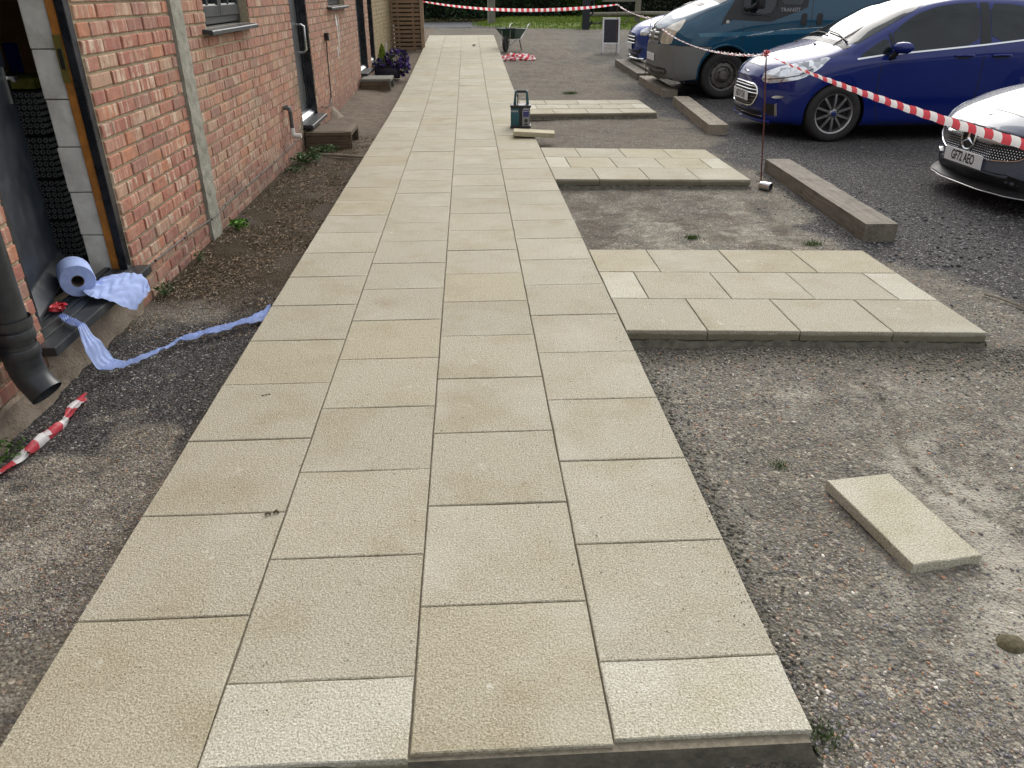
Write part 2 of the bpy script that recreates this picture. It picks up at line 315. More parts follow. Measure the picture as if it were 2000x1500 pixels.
def m_ground():
    t = NT('yard_ground'); v = t.coord('Object'); dark = t.attr('dark'); moss = t.attr('moss'); earth = t.attr('earth'); pale = t.attr('pale'); wet = t.attr('wet')
    cr = t.new('ShaderNodeTexVoronoi'); cr.inputs['Scale'].default_value = 95; t.lk(v, cr.inputs['Vector'])
    cr2 = t.new('ShaderNodeTexVoronoi'); cr2.inputs['Scale'].default_value = 42; t.lk(v, cr2.inputs['Vector'])
    sp = t.new('ShaderNodeSeparateColor'); t.lk(cr.outputs['Color'], sp.inputs[0]); sp2 = t.new('ShaderNodeSeparateColor'); t.lk(cr2.outputs['Color'], sp2.inputs[0])
    ST = [(0, (.15, .138, .12)), (.16, (.24, .222, .19)), (.34, (.34, .315, .265)), (.5, (.27, .25, .222)), (.62, (.44, .41, .34)), (.73, (.33, .275, .22)), (.81, (.19, .185, .178)), (.88, (.50, .46, .40)), (.955, (.38, .27, .20))]
    peb = t.mix(1, t.ramp(sp.outputs[0], ST, 'CONSTANT'), (.98, .985, .945), 'MULTIPLY'); peb2 = t.mix(1, t.ramp(sp2.outputs[0], ST, 'CONSTANT'), (.98, .985, .945), 'MULTIPLY')
    big = t.noise(v, 1.3, 5, .6); med = t.noise(v, 9, 5, .65); fine = t.noise(v, 160, 4, .75)
    matrix = t.mix(t.rng(med, .3, .7), (.225, .212, .170), (.385, .365, .298)); matrix = t.mix(t.rng(fine, .3, .7, 0, .8), t.mix(1, matrix, (.6, .6, .6), 'MULTIPLY'), matrix)
    edge = t.rng(cr.outputs['Distance'], .42, .62); edge2 = t.rng(cr2.outputs['Distance'], .36, .5)
    use2 = t.math('MULTIPLY', t.rng(sp2.outputs[1], .45, .5), t.math('SUBTRACT', 1.0, edge2))
    c = t.mix(t.math('MAXIMUM', edge, t.rng(med, .52, .66, 0, .7)), peb, matrix); c = t.mix(t.rng(t.noise(v, 75, 4, .7), .50, .38, 0, .75), c, (.08, .07, .055)); c = t.mix(use2, c, peb2)
    c = t.mix(t.rng(big, .38, .62, 0, .6), c, t.mix(1, c, (.66, .645, .64), 'MULTIPLY')); str_ = t.noise(t.coord('Object', (1.2, 5, 1)), 2.2, 6, .7); c = t.mix(t.rng(str_, .5, .68, 0, .5), c, t.mix(1, c, (1.35, 1.27, 1.15), 'MULTIPLY')); c = t.mix(t.rng(str_, .48, .34, 0, .5), c, t.mix(1, c, (.6, .6, .61), 'MULTIPLY'))
    pc = t.mix(t.rng(med, .3, .7), (.38, .355, .285), (.60, .565, .465)); pf = t.math('ADD', t.math('ADD', t.math('MULTIPLY', fine, 1.5), t.math('MULTIPLY', med, 1.0)), pale); c = t.mix(t.rng(pf, 1.62, 2.12, 0, .85), c, pc)
    ec = t.mix(t.rng(med, .3, .7), (.15, .115, .082), (.30, .245, .185)); ec = t.mix(t.rng(fine, .5, .75, 0, .6), ec, (.40, .33, .26)); gy = t.new('ShaderNodeNewGeometry'); sy = t.new('ShaderNodeSeparateXYZ'); t.lk(gy.outputs['Position'], sy.inputs[0]); ec = t.mix(t.rng(t.math('ADD', sy.outputs[1], t.math('MULTIPLY', big, 2)), 9.6, 8.8, 0, 1), ec, t.mix(t.rng(fine, .35, .65), (.024, .018, .012), (.105, .076, .05))); c = t.mix(t.math('MULTIPLY', earth, .85), c, ec)
    gp2 = t.new('ShaderNodeNewGeometry'); sp3 = t.new('ShaderNodeSeparateXYZ'); t.lk(gp2.outputs['Position'], sp3.inputs[0]); c = t.mix(t.rng(t.math('ADD', sp3.outputs[1], t.math('MULTIPLY', big, 3)), 7.5, 9.5, 0, .8), c, t.mix(1, c, (.70, .675, .66), 'MULTIPLY'))
    dc = t.mix(t.rng(sp.outputs[1], .1, .95), (.05, .047, .046), (.20, .19, .185)); dc = t.mix(edge, dc, (.032, .03, .03)); dc = t.mix(t.rng(sp.outputs[2], .955, .97), dc, (.40, .38, .35)); c = t.mix(t.rng(t.math('ADD', dark, t.math('MULTIPLY', fine, .5)), .45, 1.0), c, dc)
    mc = t.mix(t.rng(t.noise(v, 45, 5, .7), .3, .7), (.018, .013, .007), (.095, .066, .032)); c = t.mix(t.math('MULTIPLY', moss, t.rng(t.math('ADD', med, t.math('MULTIPLY', fine, .4)), .42, .62)), c, mc)
    c = t.mix(t.math('MULTIPLY', wet, .8), c, t.mix(t.rng(fine, .3, .7), (.075, .067, .05), (.18, .165, .125)))  # damp colour that also paints contact darkness along the paving edges
    t.set(Base_Color=c, Roughness=.92, Specular_IOR_Level=.25)
    h = t.math('SUBTRACT', 1.0, cr.outputs['Distance']); h = t.math('ADD', h, t.math('MULTIPLY', fine, .7)); h = t.math('ADD', h, t.math('MULTIPLY', med, 1.2))
    t.bump(h, .011, 1.0); return t.m
M_GROUND = m_ground()
def m_vcol(name, rough=.8, spec=.35):
    t = NT(name); c = t.attr('col', 'Color'); v = t.coord('Object'); n = t.noise(v, 220, 3)
    t.set(Base_Color=t.mix(t.rng(n, .3, .7), t.mix(1, c, (.75, .75, .75), 'MULTIPLY'), c), Roughness=rough, Specular_IOR_Level=spec); return t.m
M_PEB = m_vcol('pebble_stone', .75); 
def m_leaf(name, trans=.25):
    t = NT(name); c = t.attr('col', 'Color'); t.set(Base_Color=c, Roughness=.6, Specular_IOR_Level=.3, Subsurface_Weight=0.0); return t.m
M_LEAF = m_leaf('leaf_surface')
M_ROAD = m_rough('road_asphalt', (.10, .10, .105), (.18, .18, .18), 5, .004, (.08, .08, .08))
def m_grass():
    t = NT('verge_grass'); c = t.attr('col', 'Color'); t.set(Base_Color=c, Roughness=.7); return t.m
M_TURF = m_rough('turf_soil', (.075, .11, .018), (.14, .19, .03), 3, .02, (.05, .08, .02))
# vehicles
def m_paint(name, col, metal=.0, flake=.1, rough=.32, coat=1.0, dust=.25, spec=.12):
    t = NT(name); v = t.coord('Object'); n = t.noise(v, 900, 2); d = t.noise(v, 3.5, 6, .7)
    c = t.mix(t.rng(n, .3, .7), tuple(x * (1 - flake) for x in col), tuple(min(1, x * (1 + flake)) for x in col))
    f = t.rng(d, .42, .75, .02, dust); c = t.mix(f, c, (.13, .12, .10))
    t.set(Base_Color=c, Roughness=rough, Metallic=metal, Coat_Weight=coat, Specular_IOR_Level=spec, Coat_Roughness=t.rng(d, .3, .7, .015, .06)); t.b.inputs['Coat IOR'].default_value = 1.47; return t.m
M_BLUE = m_paint('deep_blue_paint', (.002, .014, .15), .0, .2, .35, dust=.01); M_TEAL = m_paint('teal_van_paint', (.003, .062, .115), .0, .1, .4, dust=.05)
M_SILVER = m_paint('silver_paint', (.12, .135, .175), .15, .05, .4, dust=.06); M_BLUE2 = m_paint('bright_blue_paint', (.015, .05, .26), .3, .1, .3, dust=.12)
M_TEALSTRIPE = simple('pale_teal_stripe', (.02, .13, .21), .35, coat=.6)
def m_glass():
    t = NT('tinted_car_glass'); v = t.coord('Object'); n = t.noise(v, 2.5, 3); t.set(Base_Color=t.mix(t.rng(n, .35, .65), (.004, .007, .008), (.012, .019, .019)), Roughness=.03, Specular_IOR_Level=.55, Coat_Weight=.0); return t.m
M_CGLASS = m_glass()
M_TYRE = simple('tyre_rubber', (.022, .021, .020), .75, var=.25, scale=30, dirt=(.07, .062, .052), dirts=6, dirta=.5)
M_ALLOY = simple('alloy_rim', (.42, .41, .40), .3, metal=.85, var=.08, dirt=(.12, .10, .08), dirts=8, dirta=.35)
M_STEELRIM = simple('dirty_steel_wheel', (.17, .155, .135), .55, metal=.4, var=.25, dirt=(.05, .04, .035), dirts=9, dirta=.8)
M_CHROME = simple('chrome_trim', (.78, .79, .8), .12, metal=1, var=.04)
M_BUMPER = simple('grey_bumper_plastic', (.165, .17, .165), .6, var=.08, scale=40, dirt=(.17, .16, .13), dirts=5, dirta=.5)
M_TRIMBK = simple('black_trim', (.010, .010, .011), .45, var=.2, dirt=(.04, .038, .034), dirts=8, dirta=.4)
def m_lamp():
    t = NT('headlamp_lens'); v = t.coord('Object'); vo = t.vor(v, 16, 'Color'); bw = t.new('ShaderNodeRGBToBW'); t.lk(vo, bw.inputs[0])
    c = t.ramp(bw.outputs[0], [(.2, (.25, .26, .28)), (.45, (.60, .62, .64)), (.7, (.85, .87, .88))]); t.set(Base_Color=c, Roughness=.14, Metallic=.45, Coat_Weight=1, Coat_Roughness=.02); return t.m
M_LAMP = m_lamp(); M_LAMPD = simple('lamp_reflector', (.75, .76, .78), .1, metal=1)
M_PLATE = simple('white_plate', (.78, .79, .80), .35, var=.02); M_INK = simple('black_ink', (.01, .01, .012), .5)
M_BADGE = simple('blue_badge', (.01, .03, .16), .25, coat=1)
# misc
M_TEALPL = simple('teal_plastic', (.012, .085, .105), .42, var=.1, dirt=(.12, .13, .12), dirts=9, dirta=.3)
M_SCREENLCD = simple('radio_display', (.03, .035, .16), .15, var=.2, scale=60); M_GREYPL = simple('grey_panel_plastic', (.27, .275, .265), .45, var=.05)
M_BARROW = simple('dark_green_barrow', (.012, .060, .045), .4, var=.2, dirt=(.16, .155, .14), dirts=5, dirta=.45); M_TUBE = simple('galvanised_tube', (.33, .33, .31), .45, metal=.6, var=.15)
M_CHALK = simple('chalkboard', (.018, .018, .026), .6, var=.25, scale=6); M_WHITEP = simple('white_painted_wood', (.76, .76, .74), .5, var=.04, dirt=(.4, .38, .33), dirts=10, dirta=.3)
M_RUST = simple('rusty_rod', (.13, .045, .035), .8, metal=.2, var=.4, scale=60); M_DKPOST = simple('black_stained_post', (.012, .014, .018), .6, var=.3)
def m_paper():
    t = NT('blue_paper'); v = t.coord('Object'); n = t.noise(v, 40, 4); t.set(Base_Color=t.mix(t.rng(n, .3, .7), (.33, .42, .72), (.43, .52, .80)), Roughness=.85, Specular_IOR_Level=.15); t.bump(t.noise(v, 300, 3), .0008); return t.m
M_PAPER = m_paper(); M_CORE = simple('card_core', (.16, .12, .09), .9)
def m_tape(nm, th):
    t = NT(nm); uv = t.new('ShaderNodeUVMap'); s = t.new('ShaderNodeSeparateXYZ'); t.lk(uv.outputs[0], s.inputs[0])
    ph = t.math('FRACT', t.math('ADD', t.math('MULTIPLY', s.outputs[0], 7.6), t.math('MULTIPLY', s.outputs[1], .62)))
    f = t.rng(ph, th - .005, th + .005); c = t.mix(f, (.68, .085, .11), (.88, .86, .85)); t.set(Base_Color=c, Roughness=.4, Specular_IOR_Level=.4)
    tr = t.new('ShaderNodeBsdfTranslucent'); t.lk(c, tr.inputs[0]); ms = t.new('ShaderNodeMixShader'); ms.inputs[0].default_value = .45; t.lk(t.b.outputs[0], ms.inputs[1]); t.lk(tr.outputs[0], ms.inputs[2]); t.lk(ms.outputs[0], t.o.inputs[0]); return t.m
M_TAPE = m_tape('red_white_barrier_tape', .5); M_TAPE2 = m_tape('mostly_white_side_of_tape', .30); M_REDTAPE = simple('red_tape', (.5, .02, .03), .4)
M_POT = simple('navy_planter', (.012, .012, .028), .35, var=.2); M_SOIL = simple('potting_soil', (.03, .02, .014), .95, var=.4, scale=40, bump=.01)

# ================================================================== GROUND
def lines(segs):
    r = [segs[0][0]]
    for a, b, d in segs:
        n = max(1, int(round((b - a) / d))); r += list(np.linspace(a, b, n + 1)[1:])
    return np.array(r)
def ground_h(X, Y):
    t = np.clip((Y - 10) / 18, 0, 1); z = .43 * t * t * (3 - 2 * t)
    z = z + (fbm(X, Y, 5, 4, 1) - .5) * (.022 + .05 * sst(12, 16, Y) * (X > 1.9)) + (fbm(X, Y, 26, 3, 5) - .5) * .008
    z = z + .05 * sst(-.15, -.7, X) * sst(8.3, 10.5, Y) * sst(17, 15, Y)            # dirt banked against the wall
    z = z - .035 * sst(4.3, 5.1, X) * sst(12.5, 10.5, Y)
    z = z - .012 * sst(2.4, 2.0, X) * sst(1.7, 1.9, X) * sst(12, 11, Y)
    z = z + .012 * sst(0.02, -.05, X) * sst(-.35, -.1, X) * (fbm(X, Y, 11, 3, 9))
    return z
XL = lines([(-60, -6, 9), (-6, -1, .5), (-1, 4.6, .024), (4.6, 8, .07), (8, 16, .5), (16, 120, 13)])
YL = lines([(-30, 0, 5), (0, .8, .1), (.8, 6.5, .024), (6.5, 12, .045), (12, 22, .1), (22, 40, .4), (40, 400, 40)])
GX, GY = np.meshgrid(XL, YL); GZ = ground_h(GX, GY)
nx, ny = len(XL), len(YL)
idx = np.arange(nx * ny).reshape(ny, nx); F = np.stack([idx[:-1, :-1], idx[:-1, 1:], idx[1:, 1:], idx[1:, :-1]], -1).reshape(-1, 4)
def masks(X, Y):
    n = fbm(X, Y, 2.1, 4, 20); n2 = fbm(X, Y, 6, 4, 23); n3 = fbm(X, Y, .8, 3, 29)
    right = sst(3.55, 4.1, X + (n - .5) * 1.3 - .25 * (Y < 4.4)) * (1 - .55 * sst(12.5, 15, Y))
    dark = right * sst(.5, 2.2, Y + (X - 3.6) * 1.3) * sst(26, 22, Y)
    left = sst(.05, -.02, X)
    dark = np.maximum(dark, left * sst(2.35, 2.75, Y + (n2 - .5) * .9) * sst(4.15, 3.75, Y + (n2 - .5) * .6 - (X + .35) * .7) * sst(.3, .5, n2 + .25))
    earth = left * sst(3.8, 4.4, Y) + left * sst(8.2, 9.6, Y + n2) * .6
    earth = earth + .55 * sst(1.8, 1.9, X) * sst(3.9, 3.3, X) * sst(4.5, 4.9, Y) * sst(.48, .62, n2)
    moss = left * sst(3.55, 4.2, Y + (n - .5) * .8) * sst(10.5, 8.2, Y) * sst(.28, .5, fbm(X, Y, 3.5, 4, 31)) * sst(.02, -.2, X + (n2 - .5) * .3)
    pale = .5 * sst(.42, .62, n) * sst(1.9, 2.5, X + (n2 - .5) * .8) * sst(3.9, 3.4, X) * sst(3.25, 2.9, Y)
    pale = np.maximum(pale, .9 * np.exp(-((X - (2.62 + .12 * (Y - 1.3))) / .22) ** 2) * sst(2.9, 2.2, Y) * sst(.35, .55, n2))
    pale = np.maximum(pale, 1.05 * np.exp(-((X - 2.80) / .50) ** 4 - ((Y - 1.22) / .46) ** 4) * sst(.2, .4, n2 + .1)); pale = np.maximum(pale, .45 * sst(2.1, 2.9, X) * sst(3.4, 3.1, X + .3 * n) * sst(3.2, 2.9, Y))
    pale = np.maximum(pale, .5 * sst(.38, .55, n) * sst(1.9, 2.2, X) * sst(3.6, 3.1, X) * sst(4.7, 4.9, Y) * sst(6.6, 6.2, Y))
    pale = np.maximum(pale, .5 * left * sst(9, 10.5, Y) * sst(.4, .6, n))
    pale = np.maximum(pale, .55 * left * sst(2.6, 2.2, Y) * sst(.45, .6, n2))
    edge = np.maximum(sst(1.95, 1.83, X + (n2 - .5) * .12) * (X > 1.7), sst(-.1, -.01, X + (n2 - .5) * .1) * (X < .1) * sst(4, 2.4, Y)) * sst(5, 3, Y)  # ground darkened where it meets the path: damp and painted contact shade
    edge = np.maximum(edge, sst(1.7, 1.85, X) * sst(3.9, 3.5, X) * sst(3.08, 3.25, Y + (n2 - .5) * .16 + (X - 1.82) * .076) * (Y < 3.5))
    crack = np.exp(-((X - (2.80 + .10 * np.sin(Y * 5) + .04 * (n2 - .5) - .12 * (Y - 2))) / .012) ** 2) * sst(1.5, 1.7, Y) * sst(3.0, 2.8, Y)
    return dict(dark=np.clip(dark, 0, 1), moss=np.clip(moss, 0, 1), earth=np.clip(earth, 0, 1), pale=np.clip(pale, 0, 1), wet=np.clip(np.maximum(edge, crack), 0, 1))
mk = masks(GX, GY); GZ = GZ - .006 * np.exp(-((GX - (2.80 + .10 * np.sin(GY * 5) - .12 * (GY - 2))) / .02) ** 2) * (GY > 1.5) * (GY < 3)
ground = npmesh('ground', np.stack([GX, GY, GZ], -1).reshape(-1, 3), F, M_GROUND, cols={k: v.ravel() for k, v in mk.items()}, smooth=True)
tag(ground, kind='structure')

def gz(x, y): return float(ground_h(np.array(x), np.array(y)))
# loose stones (real geometry), one mesh of many small stones per kind
def ico():
    bm = bmesh.new(); bmesh.ops.create_icosphere(bm, subdivisions=1, radius=1); v = np.array([x.co[:] for x in bm.verts]); f = np.array([[q.index for q in x.verts] for x in bm.faces]); bm.free(); return v, f
IV, IF = ico()
def stones(name, P, R, Cc, flat=.6, bury=.35, **kw):
    n = len(P); sc = np.stack([R * RS.uniform(.75, 1.35, n), R * RS.uniform(.6, 1.0, n), R * RS.uniform(flat * .7, flat * 1.1, n)], -1)
    th = RS.uniform(0, 2 * pi, n); jit = 1 + RS.uniform(-.18, .18, (n, len(IV)))
    v = IV[None] * jit[..., None] * sc[:, None]; c, s_ = np.cos(th)[:, None], np.sin(th)[:, None]
    tl = RS.uniform(-.35, .35, (n, 1)); z2 = v[..., 2] + v[..., 0] * tl
    V = np.stack([v[..., 0] * c - v[..., 1] * s_, v[..., 0] * s_ + v[..., 1] * c, z2], -1) + P[:, None]
    V[..., 2] += (R * flat * (1 - 2 * bury))[:, None] * .5
    Fs = (IF[None] + (np.arange(n) * len(IV))[:, None, None]).reshape(-1, 3)
    col = np.repeat(np.concatenate([Cc, np.ones((n, 1))], 1), len(IV), 0)
    return npmesh(name, V.reshape(-1, 3), Fs, M_PEB, cols={'col': col}, smooth=True)
PAL = 1.75 * np.array([(.14, .125, .11), (.20, .18, .155), (.26, .23, .19), (.17, .16, .16), (.11, .105, .11), (.34, .31, .26), (.27, .155, .10), (.24, .20, .15), (.13, .12, .135), (.20, .13, .10), (.46, .43, .38), (.33, .18, .10), (.09, .08, .075)])
PPW = np.array([6, 6, 5, 5, 4, 2.6, 1.3, 3, 3, 2, .8, .8, 4]); PPW = PPW / PPW.sum()
def free(X, Y): return ~(((X > -.01) & (X < 1.835) & (Y < 24) & (Y > 1.09)) | ((X > 1.8) & (X < 3.6) & (((Y + (X - 1.82) * .076 > 3.36) & (Y + (X - 1.82) * .076 < 4.69)) | ((Y + (X - 1.82) * .08 > 6.74) & (Y + (X - 1.82) * .08 < 8.12)) | ((Y > 10.5) & (Y < 12.1)))))
def scatter(n, x0, x1, y0, y1, dens=None, pw=1.0):
    X = RS.uniform(x0, x1, n); Y = y0 + (y1 - y0) * RS.uniform(0, 1, n) ** pw; k = free(X, Y) & (X > -.75 - 0 * Y)
    if dens is not None: k &= RS.uniform(0, 1, n) < dens(X, Y)
    return X[k], Y[k]
X, Y = scatter(90000, 1.8, 4.0, .9, 4.9, lambda x, y: (1 - .8 * masks(x, y)['dark']) * (.45 + .55 * sst(.4, .6, fbm(x, y, 2.3, 3, 41))) * (1 - .5 * masks(x, y)['pale']), 1.5)
n = len(X); R = .0016 + .0085 * RS.beta(1.1, 5.0, n) + (RS.rand(n) < .05) * RS.uniform(.001, .005, n)
tag(stones('gravel', np.stack([X, Y, ground_h(X, Y)], -1), R, PAL[RS.choice(len(PAL), n, p=PPW)] * RS.uniform(.75, 1.2, (n, 1))), 'mixed brown and grey pebbles bedded in the yard surface right of the paving', 'gravel', kind='stuff')
X, Y = scatter(26000, -.75, .0, 1.6, 4.6, lambda x, y: .9 * sst(4.6, 3.9, y), 1.2)
n = len(X); R = .0018 + .0045 * RS.beta(1.5, 4, n); dk = masks(X, Y)['dark'][:, None]
tag(stones('gravel', np.stack([X, Y, ground_h(X, Y)], -1), R, (PAL[RS.choice(len(PAL), n, p=PPW)] * (1 - dk * .72)) * RS.uniform(.7, 1.2, (n, 1))), 'dark damp looking grit between the brick wall and the paving', 'gravel', kind='stuff')
X, Y = scatter(60000, 3.2, 9.0, 2.2, 12.0, lambda x, y: masks(x, y)['dark'] * sst(12, 6, y + .0 * x) , 1.15)
n = len(X); R = .0035 + .0065 * RS.beta(1.4, 4, n)
g = RS.uniform(.045, .20, (n, 1)) * (1 + 2.4 * (RS.rand(n, 1) < .025)); tag(stones('gravel', np.stack([X, Y, ground_h(X, Y)], -1), R, g * np.array([[1.0, .96, .95]]), .7), 'dark grey chippings of the parking area under the cars', 'gravel', kind='stuff')

# ================================================================== PATH AND SLABS
def slab_mesh(corners, th=.05, jit=.0018, ch=.0026, seg=4, ztop=0.0):
    """corners: 4 (x,y) ccw, local; top at ztop"""
    pts = []
    for i in range(4):
        a = Vector(corners[i]); b = Vector(corners[(i + 1) % 4]); nrm = Vector(((b - a).y, -(b - a).x)).normalized()
        for k in range(seg):
            p = a.lerp(b, k / seg); j = random.uniform(-jit, jit) if k else random.uniform(0, jit)
            pts.append(p - nrm * abs(j) if k else p - nrm * abs(j) * .6)
    c = sum((Vector(p) for p in corners), Vector((0, 0))) / 4; n = len(pts)
    def lvl(ins, z): return [((p.x + (c.x - p.x) * ins / max(.05, (p - c).length)), (p.y + (c.y - p.y) * ins / max(.05, (p - c).length)), z + (random.uniform(-.0004, .0004) if ins else 0)) for p in pts]
    vs = lvl(.002, ztop - th) + lvl(0, ztop - ch) + lvl(ch * 1.3, ztop)
    fs = [tuple(range(n))[::-1], tuple(range(2 * n, 3 * n))]
    for L in (0, 1):
        fs += [(L * n + i, L * n + (i + 1) % n, (L + 1) * n + (i + 1) % n, (L + 1) * n + i) for i in range(n)]
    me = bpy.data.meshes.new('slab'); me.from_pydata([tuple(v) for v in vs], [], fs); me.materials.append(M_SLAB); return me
def slab_col(cut=False):
    b = np.array((.447, .42, .337)); r = random.random()
    if cut: b = np.array((.55, .535, .455))
    elif r < .25: b = np.array((.46, .435, .355))
    elif r < .45: b = np.array((.445, .412, .315))
    elif r < .6: b = np.array((.437, .415, .335))
    b = b * random.uniform(.965, 1.035); return tuple(b) + (1,)
GAP = .0034; PW = .453
sq = lambda w, l: [(-w / 2, -l / 2), (w / 2, -l / 2), (w / 2, l / 2), (-w / 2, l / 2)]
SL = [slab_mesh(sq(PW - GAP, PW - GAP)) for _ in range(6)]
path = empty('path', (0, 0, 0), kind='structure')
def put(me, parent, x, y, z, cut=False, tilt=0):
    o = bpy.data.objects.new('slab', me); COL.objects.link(o); o.parent = parent; o.location = (x, y, z)
    o.rotation_euler = (tilt + radians(random.uniform(-.15, .15)), radians(random.uniform(-.15, .15)), radians(random.uniform(-.10, .10))); o.color = slab_col(cut); return o
YEND = 23.55
for c, y0 in enumerate((1.5526, 1.3241, 1.5584, 1.3428)):
    x = (c + .5) * PW; yf = 1.085 + .012 * c; l = y0 - yf
    # first (front) slab: half-cut ones on columns 1 and 3
    if l > .42: put(slab_mesh(sq(PW - GAP, l - GAP)), path, x, (y0 + yf) / 2, TOP)
    else: put(slab_mesh(sq(PW - GAP, l - GAP)), path, x, (y0 + yf) / 2, TOP + .001, cut=True)
    y = y0
    while y < YEND - .02:
        l = min(PW, YEND - y); yc = y + l / 2; me = SL[random.randrange(6)] if l > PW - .01 else slab_mesh(sq(PW - GAP, l - GAP))
        sl = math.atan2(zg(yc + .2) - zg(yc - .2), .4)
        put(me, path, x, yc, TOP + zg(yc) + random.uniform(-.0012, .0012), tilt=sl); y += l
# bed under path following the rise, ragged mortar skirt
def bed(name, fx0, fx1, y0, y1, parent, ztop, out=.012, step=.06):
    ys = np.arange(y0, y1 + step, step); mb = MB(); ring = []
    for y in ys:
        h = zg(y); a = fx0(y); b = fx1(y); jo = lambda: random.uniform(-.004, .018)
        ring.append([(a - out - jo() - .012, y, h - .03), (a - jo() * .4 + .001, y, h + ztop - .042 + random.uniform(-.008, .006)), (a + .012, y, h + ztop - .012), (b - .012, y, h + ztop - .012), (b + jo() * .4 - .001, y, h + ztop - .042 + random.uniform(-.008, .006)), (b + out + jo() + .012, y, h - .03)])
    k = 6; mb.v = [p for r in ring for p in r]
    for i in range(len(ring) - 1):
        for j in range(k - 1): mb.f.append((i * k + j, i * k + j + 1, (i + 1) * k + j + 1, (i + 1) * k + j)); mb.m.append(1 if j == 2 else 0)
    # end caps pushed out as lumpy skirts
    for i, s in ((0, 1), (len(ring) - 1, -1)): mb.f.append(tuple(i * k + j for j in range(k))[::-s]); mb.m.append(0)
    return mb.build(name, [M_MORTAR_BED, M_JOINT], parent)
bed('mortar_bed', lambda y: 0.0, lambda y: 4 * PW, 1.10, YEND - .01, path, TOP)
# lumpy mortar squeezed out in front of the end of the path
def skirt(p0, p1, ztop, parent, depth=.012, n=40, zb=-.01):
    a = Vector(p0); b = Vector(p1); d = (b - a); nr = Vector((d.y, -d.x, 0)).normalized(); mb = MB(); rows = []
    for i in range(n + 1):
        p = a + d * i / n; w = depth * random.uniform(.3, 1.0); h = ztop - .046 + random.uniform(-.014, .006)
        rows.append([p - nr * .015 + Vector((0, 0, h)), p + nr * (w * .5 - .002) + Vector((0, 0, h - .003)), p + nr * w + Vector((0, 0, (h + zb) * .5 + random.uniform(-.006, .006))), p + nr * (w * 1.2 + .01) + Vector((0, 0, zb))])
    mb.v = [tuple(v) for r in rows for v in r]
    for i in range(n):
        for j in range(3): mb.f.append((i * 4 + j, (i + 1) * 4 + j, (i + 1) * 4 + j + 1, i * 4 + j + 1)); mb.m.append(0)
    return mb.build('mortar_skirt', M_MORTAR_BED, parent, fixn=False)
skirt((0, 1.10, 0), (4 * PW, 1.125, 0), TOP, path); skirt((4 * PW, 1.12, 0), (4 * PW, 6.0, 0), TOP, path, .02, 160)
# three side pads of slabs
def pad(x0, y0, kf, kb, depth, xe, rows3, h=None):
    """front edge y0+kf*(x-x0); back edge y0+depth+kb*(x-x0)"""
    p = empty('path', (0, 0, 0), kind='structure'); nr = 3
    for r in range(nr):
        ws = rows3[r]; xs = [x0]
        for w in ws: xs.append(xs[-1] + w)
        sc = (xe - x0) / (xs[-1] - x0); xs = [x0 + (x - x0) * sc for x in xs]
        for i in range(len(ws)):
            cs = []
            for (xx, rr, sx, sy) in ((xs[i], r, 1, 1), (xs[i + 1], r, -1, 1), (xs[i + 1], r + 1, -1, -1), (xs[i], r + 1, 1, -1)):
                f = rr / nr; y = y0 + f * depth + (kf * (1 - f) + kb * f) * (xx - x0); cs.append((xx + sx * GAP / 2, y + sy * GAP / 2))
            cx = sum(c[0] for c in cs) / 4; cy = sum(c[1] for c in cs) / 4
            put(slab_mesh([(a - cx, b - cy) for a, b in cs]), p, cx, cy, TOP + zg(cy) - .002 + random.uniform(-.001, .001), cut=ws[i] < .3)
    hh = zg(y0 + depth / 2); mb = MB(); m = .014
    q = [(x0 + .001, y0 + m), (xe - m, y0 + kf * (xe - x0) + m), (xe - m, y0 + depth + kb * (xe - x0) - m), (x0 + .001, y0 + depth - m)]
    mb.prism(q, lambda u, v, w: (u, v, w + hh - .03), TOP + .03 - .02); mb.build('mortar_bed', M_JOINT, p)
    skirt((x0, y0 + .004, hh), (xe, y0 + kf * (xe - x0) + .004, hh), TOP - .004, p, .018, 60); skirt((xe - .004, y0 + kf * (xe - x0), hh), (xe - .004, y0 + depth + kb * (xe - x0), hh), TOP - .004, p, .018, 40)
    return p
RW = [(.40, .45, .45, .45), (.205, .45, .45, .45, .205), (.36, .45, .45, .45)]
pad(1.8145, 3.40, -.076, -.070, 1.31, 3.566, RW); pad(1.8145, 6.77, -.082, -.13, 1.52, 3.53, RW); pad(1.8145, 10.75, .005, -.03, 1.34, 3.625, RW)

n = 5200; t_ = RS.rand(n); sd_ = RS.randint(0, 2, n); X = 3.90 + .105 * t_ + np.where(sd_, .122 + RS.exponential(.03, n), -.118 - RS.exponential(.025, n)); Y = 5.02 + 2.28 * t_
tag(stones('gravel', np.stack([X, Y, ground_h(X, Y)], -1), RS.uniform(.003, .009, n), RS.uniform(.04, .22, (n, 1)) * np.array([[1, .95, .9]]), .75, .25), 'loose chippings gathered against the nearest dark timber sleeper', 'gravel', kind='stuff')
n = 7000; X = RS.uniform(1.85, 3.6, n); Y = RS.uniform(4.75, 6.65, n); k = RS.rand(n) < sst(.4, .6, fbm(X, Y, 3, 3, 71)); X, Y = X[k], Y[k]; n = len(X)
tag(stones('gravel', np.stack([X, Y, ground_h(X, Y)], -1), .002 + .006 * RS.beta(1.2, 4, n), PAL[RS.choice(len(PAL), n, p=PPW)] * RS.uniform(.6, 1.1, (n, 1))), 'small brown stones strewn over the bare ground between the two nearest pads', 'gravel', kind='stuff')
n = 2600; X = RS.uniform(3.3, 6.5, n); Y = RS.uniform(2.3, 6.0, n); k = free(X, Y) & (RS.rand(n) < sst(.4, .65, fbm(X, Y, 2, 3, 88))) & (masks(X, Y)['dark'] > .3); X, Y = X[k], Y[k]; n = len(X)
